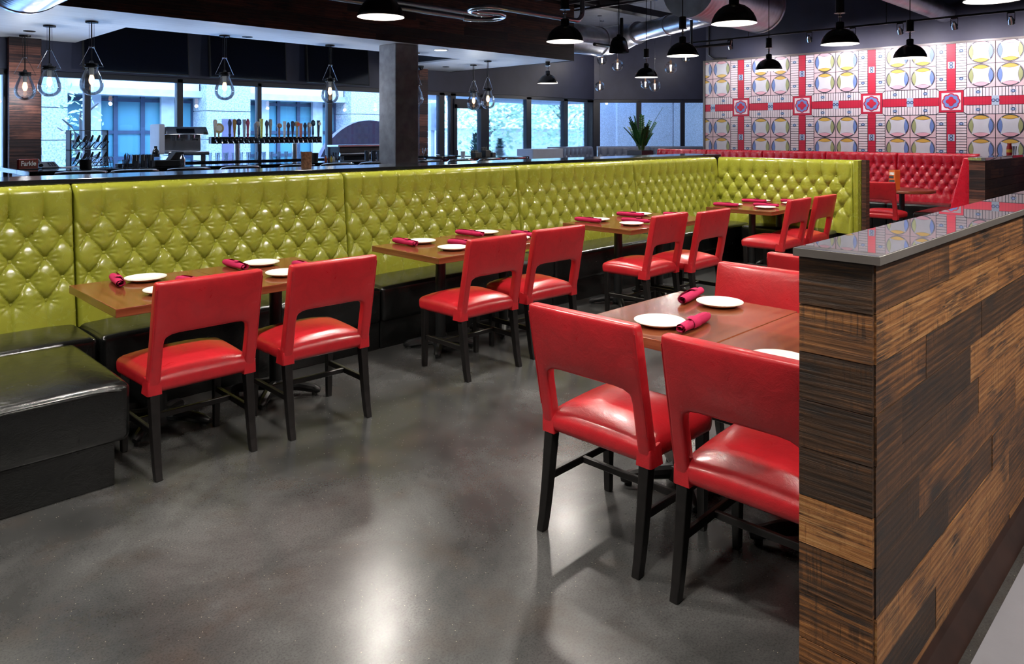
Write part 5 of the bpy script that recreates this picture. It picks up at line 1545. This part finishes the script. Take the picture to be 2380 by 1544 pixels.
for (a, b), sgn in (((157, 480), 1), ((582, 816), 1)):
    x0, x1 = XF(a), XF(b)
    build('sign_band', MB().box(x0 + .05, x1 - .05, FY + .35, FY + 1.5, 2.72, 3.45), 'ext_white', fb, smooth=0)
    build('sign_frame', MB().box(x0, x1, FY + .3, FY + 1.5, 2.55, 2.64).box(x0, x1, FY + .33, FY + 1.4, 2.64, 2.72).box(x0, x1, FY + .32, FY + 1.5, 3.45, 3.9), 'ext_light', fb, smooth=0)
    build('glazing', MB().box(x0, x1, FY + .9, FY + .95, 0, 2.6), 'ext_glass', fb, smooth=0)
    mm = MB(); n = 5
    for i in range(n + 1):
        x = x0 + (x1 - x0) * i / n; wd = .10
        mm.box(x - wd / 2, x + wd / 2, FY + .84, FY + .9, 0, 2.6)
    for z in (.35, 1.0, 1.65, 2.45): mm.box(x0, x1, FY + .85, FY + .9, z - .04, z + .04)
    build('muntin_grid', mm, 'ext_frame', fb, smooth=0)
    lp = MB()
    for t_ in (.235, .78): 
        x = x0 + (x1 - x0) * t_; lp.box(x - .16, x + .16, FY + .72, FY + .84, 0, 2.56)
    build('pale_jamb', lp, 'ext_light', fb, smooth=0)
# upper parts of the same building
build('upper_wall', MB().box(-6, 15.2, FY + .2, FY + 1.5, 3.9, 9), 'granite', fb, smooth=0)
# mauve arched panel outside
ar = MB(); n = 28; cx_, cz_, rx, rz_ = Xat(858, 14.4), .5, 1.42, 1.42
top = [(cx_ + rx * math.cos(PI * i / n), cz_ + rz_ * math.sin(PI * i / n)) for i in range(n + 1)] + [(cx_ - rx, 0), (cx_ + rx, 0)]
ar.add([(x, 14.35, z) for x, z in top] + [(x, 14.50, z) for x, z in top], [tuple(range(n + 3)), tuple(range(2 * n + 5, n + 2, -1))] + [(i, (i + 1) % (n + 3), n + 3 + (i + 1) % (n + 3), n + 3 + i) for i in range(n + 3)])
tag(build('arched_panel', ar, 'ext_purple', smooth=30), 'mauve arched panel standing outside the bar window left of the concrete column', 'panel')
# young tree left, big trees right, conifers
def leafy_tree(x, y, h, r, lb, nleaf=1800, zc=None, seed=1, leaf=.11):
    rs = np.random.RandomState(seed); t = thing('leafy_tree', lb, 'tree', (x, y, -.04))
    tr = MB().tube([(0, 0, 0), (.05, 0, h * .35), (-.05, .05, h * .6)], [.11, .085, .05], 10)
    for k_ in range(7):
        a = k_ * .9; tr.tube([(.03, 0, h * (.3 + .05 * k_)), (math.cos(a) * r * .45, math.sin(a) * r * .4, h * (.45 + .06 * k_)), (math.cos(a) * r * .85, math.sin(a) * r * .8, h * (.5 + .06 * k_))], [.04, .025, .01], 6)
    build('trunk', tr, 'bark', t)
    p = rs.normal(size=(nleaf, 3)); p /= np.linalg.norm(p, axis=1)[:, None]; p *= (rs.rand(nleaf, 1) ** .4)
    p[:, 0] *= r; p[:, 1] *= r * .8; p[:, 2] = p[:, 2] * h * .42 + h * (.60 if zc is None else zc)
    cm_ = MB()
    for q_ in p:
        d1 = Vector(rs.normal(size=3)).normalized(); d2 = d1.orthogonal().normalized() * leaf * .5; d1 = d1 * leaf * rs.uniform(.6, 1.3); c = Vector(q_)
        cm_.add([c - d1, c + d2, c + d1, c - d2], [(0, 1, 2, 3)])
    build('crown', cm_, 'tree_leaf', t, smooth=0, recalc=False)
    return t
leafy_tree(Xat(186, 16), 16, 2.6, .45, 'slender young tree outside the left bar window', 160, seed=3, leaf=.07)
leafy_tree(19.2, 20.5, 5.2, 2.4, 'large pale leafy tree outside, left of the window corner', 2600, seed=4, zc=.5)
leafy_tree(24.6, 21.5, 5.6, 2.2, 'large pale leafy tree outside, nearest the window corner', 2200, seed=5, zc=.5)
def conifer(x, y, h, r, lb, seed):
    rs = np.random.RandomState(seed); t = thing('conifer_shrub', lb, 'shrub', (x, y, -.04)); mb = MB()
    for k_ in range(900):
        z = rs.rand() ** .8 * h; rr = r * (1 - z / h) * (.75 + .3 * rs.rand()) + .02; a = rs.uniform(0, 2 * PI)
        c = Vector((rr * math.cos(a), rr * math.sin(a), z)); d = Vector((math.cos(a), math.sin(a), .7)).normalized() * .09; s_ = Vector((-math.sin(a), math.cos(a), 0)) * .025
        mb.add([c - s_, c + s_, c + d], [(0, 1, 2)])
    build('needles', mb, 'conifer', t, smooth=0, recalc=False)
    build('stem', MB().tube([(0, 0, 0), (0, 0, h * .9)], [.04, .01], 8), 'bark', t)
    build('core_foliage', MB().lathe([(r * .7, 0.05), (r * .45, h * .45), (0, h * .93)], 14), 'conifer', t)
conifer(Xat(1104, 15.2), 15.2, 1.65, .34, 'small pointed conifer outside the glass door', 7)
conifer(Xat(1163, 15.0), 15.0, 1.50, .42, 'small pointed conifer outside, right of the wide window frame', 8)
conifer(Xat(1226, 15.0), 15.0, 1.15, .4, 'small pointed conifer outside by the pale low wall', 9)
# white building beyond and the overhang
wb2 = thing('white_building', 'bright white building with a grey base beyond the glass door', 'building', (0, 0, 0))
build('upper_band', MB().box(17, 40, 28, 30, 1.9, 3.6), 'ext_white', wb2, smooth=0)
build('base_wall', MB().box(17, 40, 28.3, 30, 0, 1.9), 'ext_soffit', wb2, smooth=0)
build('window', MB().box(22.3, 23.3, 27.96, 28.0, 2.9, 3.5), 'ext_soffit', wb2, smooth=0)
build('attic_wall', MB().box(17, 40, 28.2, 30, 3.6, 5.2), 'ext_light', wb2, smooth=0)
tag(build('exterior_overhang', MB().box(10.6, 17.0, 13.25, 15.2, 2.50, 3.6), 'ext_soffit', smooth=0), kind='structure')
# granite wall outside the angled windows
gw = MB()
for i in range(4):
    s0_ = .9 + i * 1.72; abox(gw, s0_ + .012, s0_ + 1.71, 1.9, 2.2, -.1, 5)
abox(gw, .2, 8, 1.95, 2.25, -.1, 5)
tag(build('exterior_wall', gw, 'granite_light', smooth=0), 'pale granite wall outside the angled far windows', kind='structure')
tl = thing('traffic_light', 'traffic light on the street outside, right of the narrow plank pillar', 'traffic light', (Xat(1006, 17), 17, -.04))
build('signal_head', MB().box(-.14, .14, -.1, .1, 1.75, 2.55), 'ext_soffit', tl); build('pole', MB().tube([(0, 0, 0), (0, 0, 1.8)], .06, 10), 'ext_soffit', tl)
for z in (1.9, 2.15, 2.4): build('visor', MB().tube([(.10, -.1, z), (.10, -.24, z)], .07, 12, cap=False), 'ext_soffit', tl)
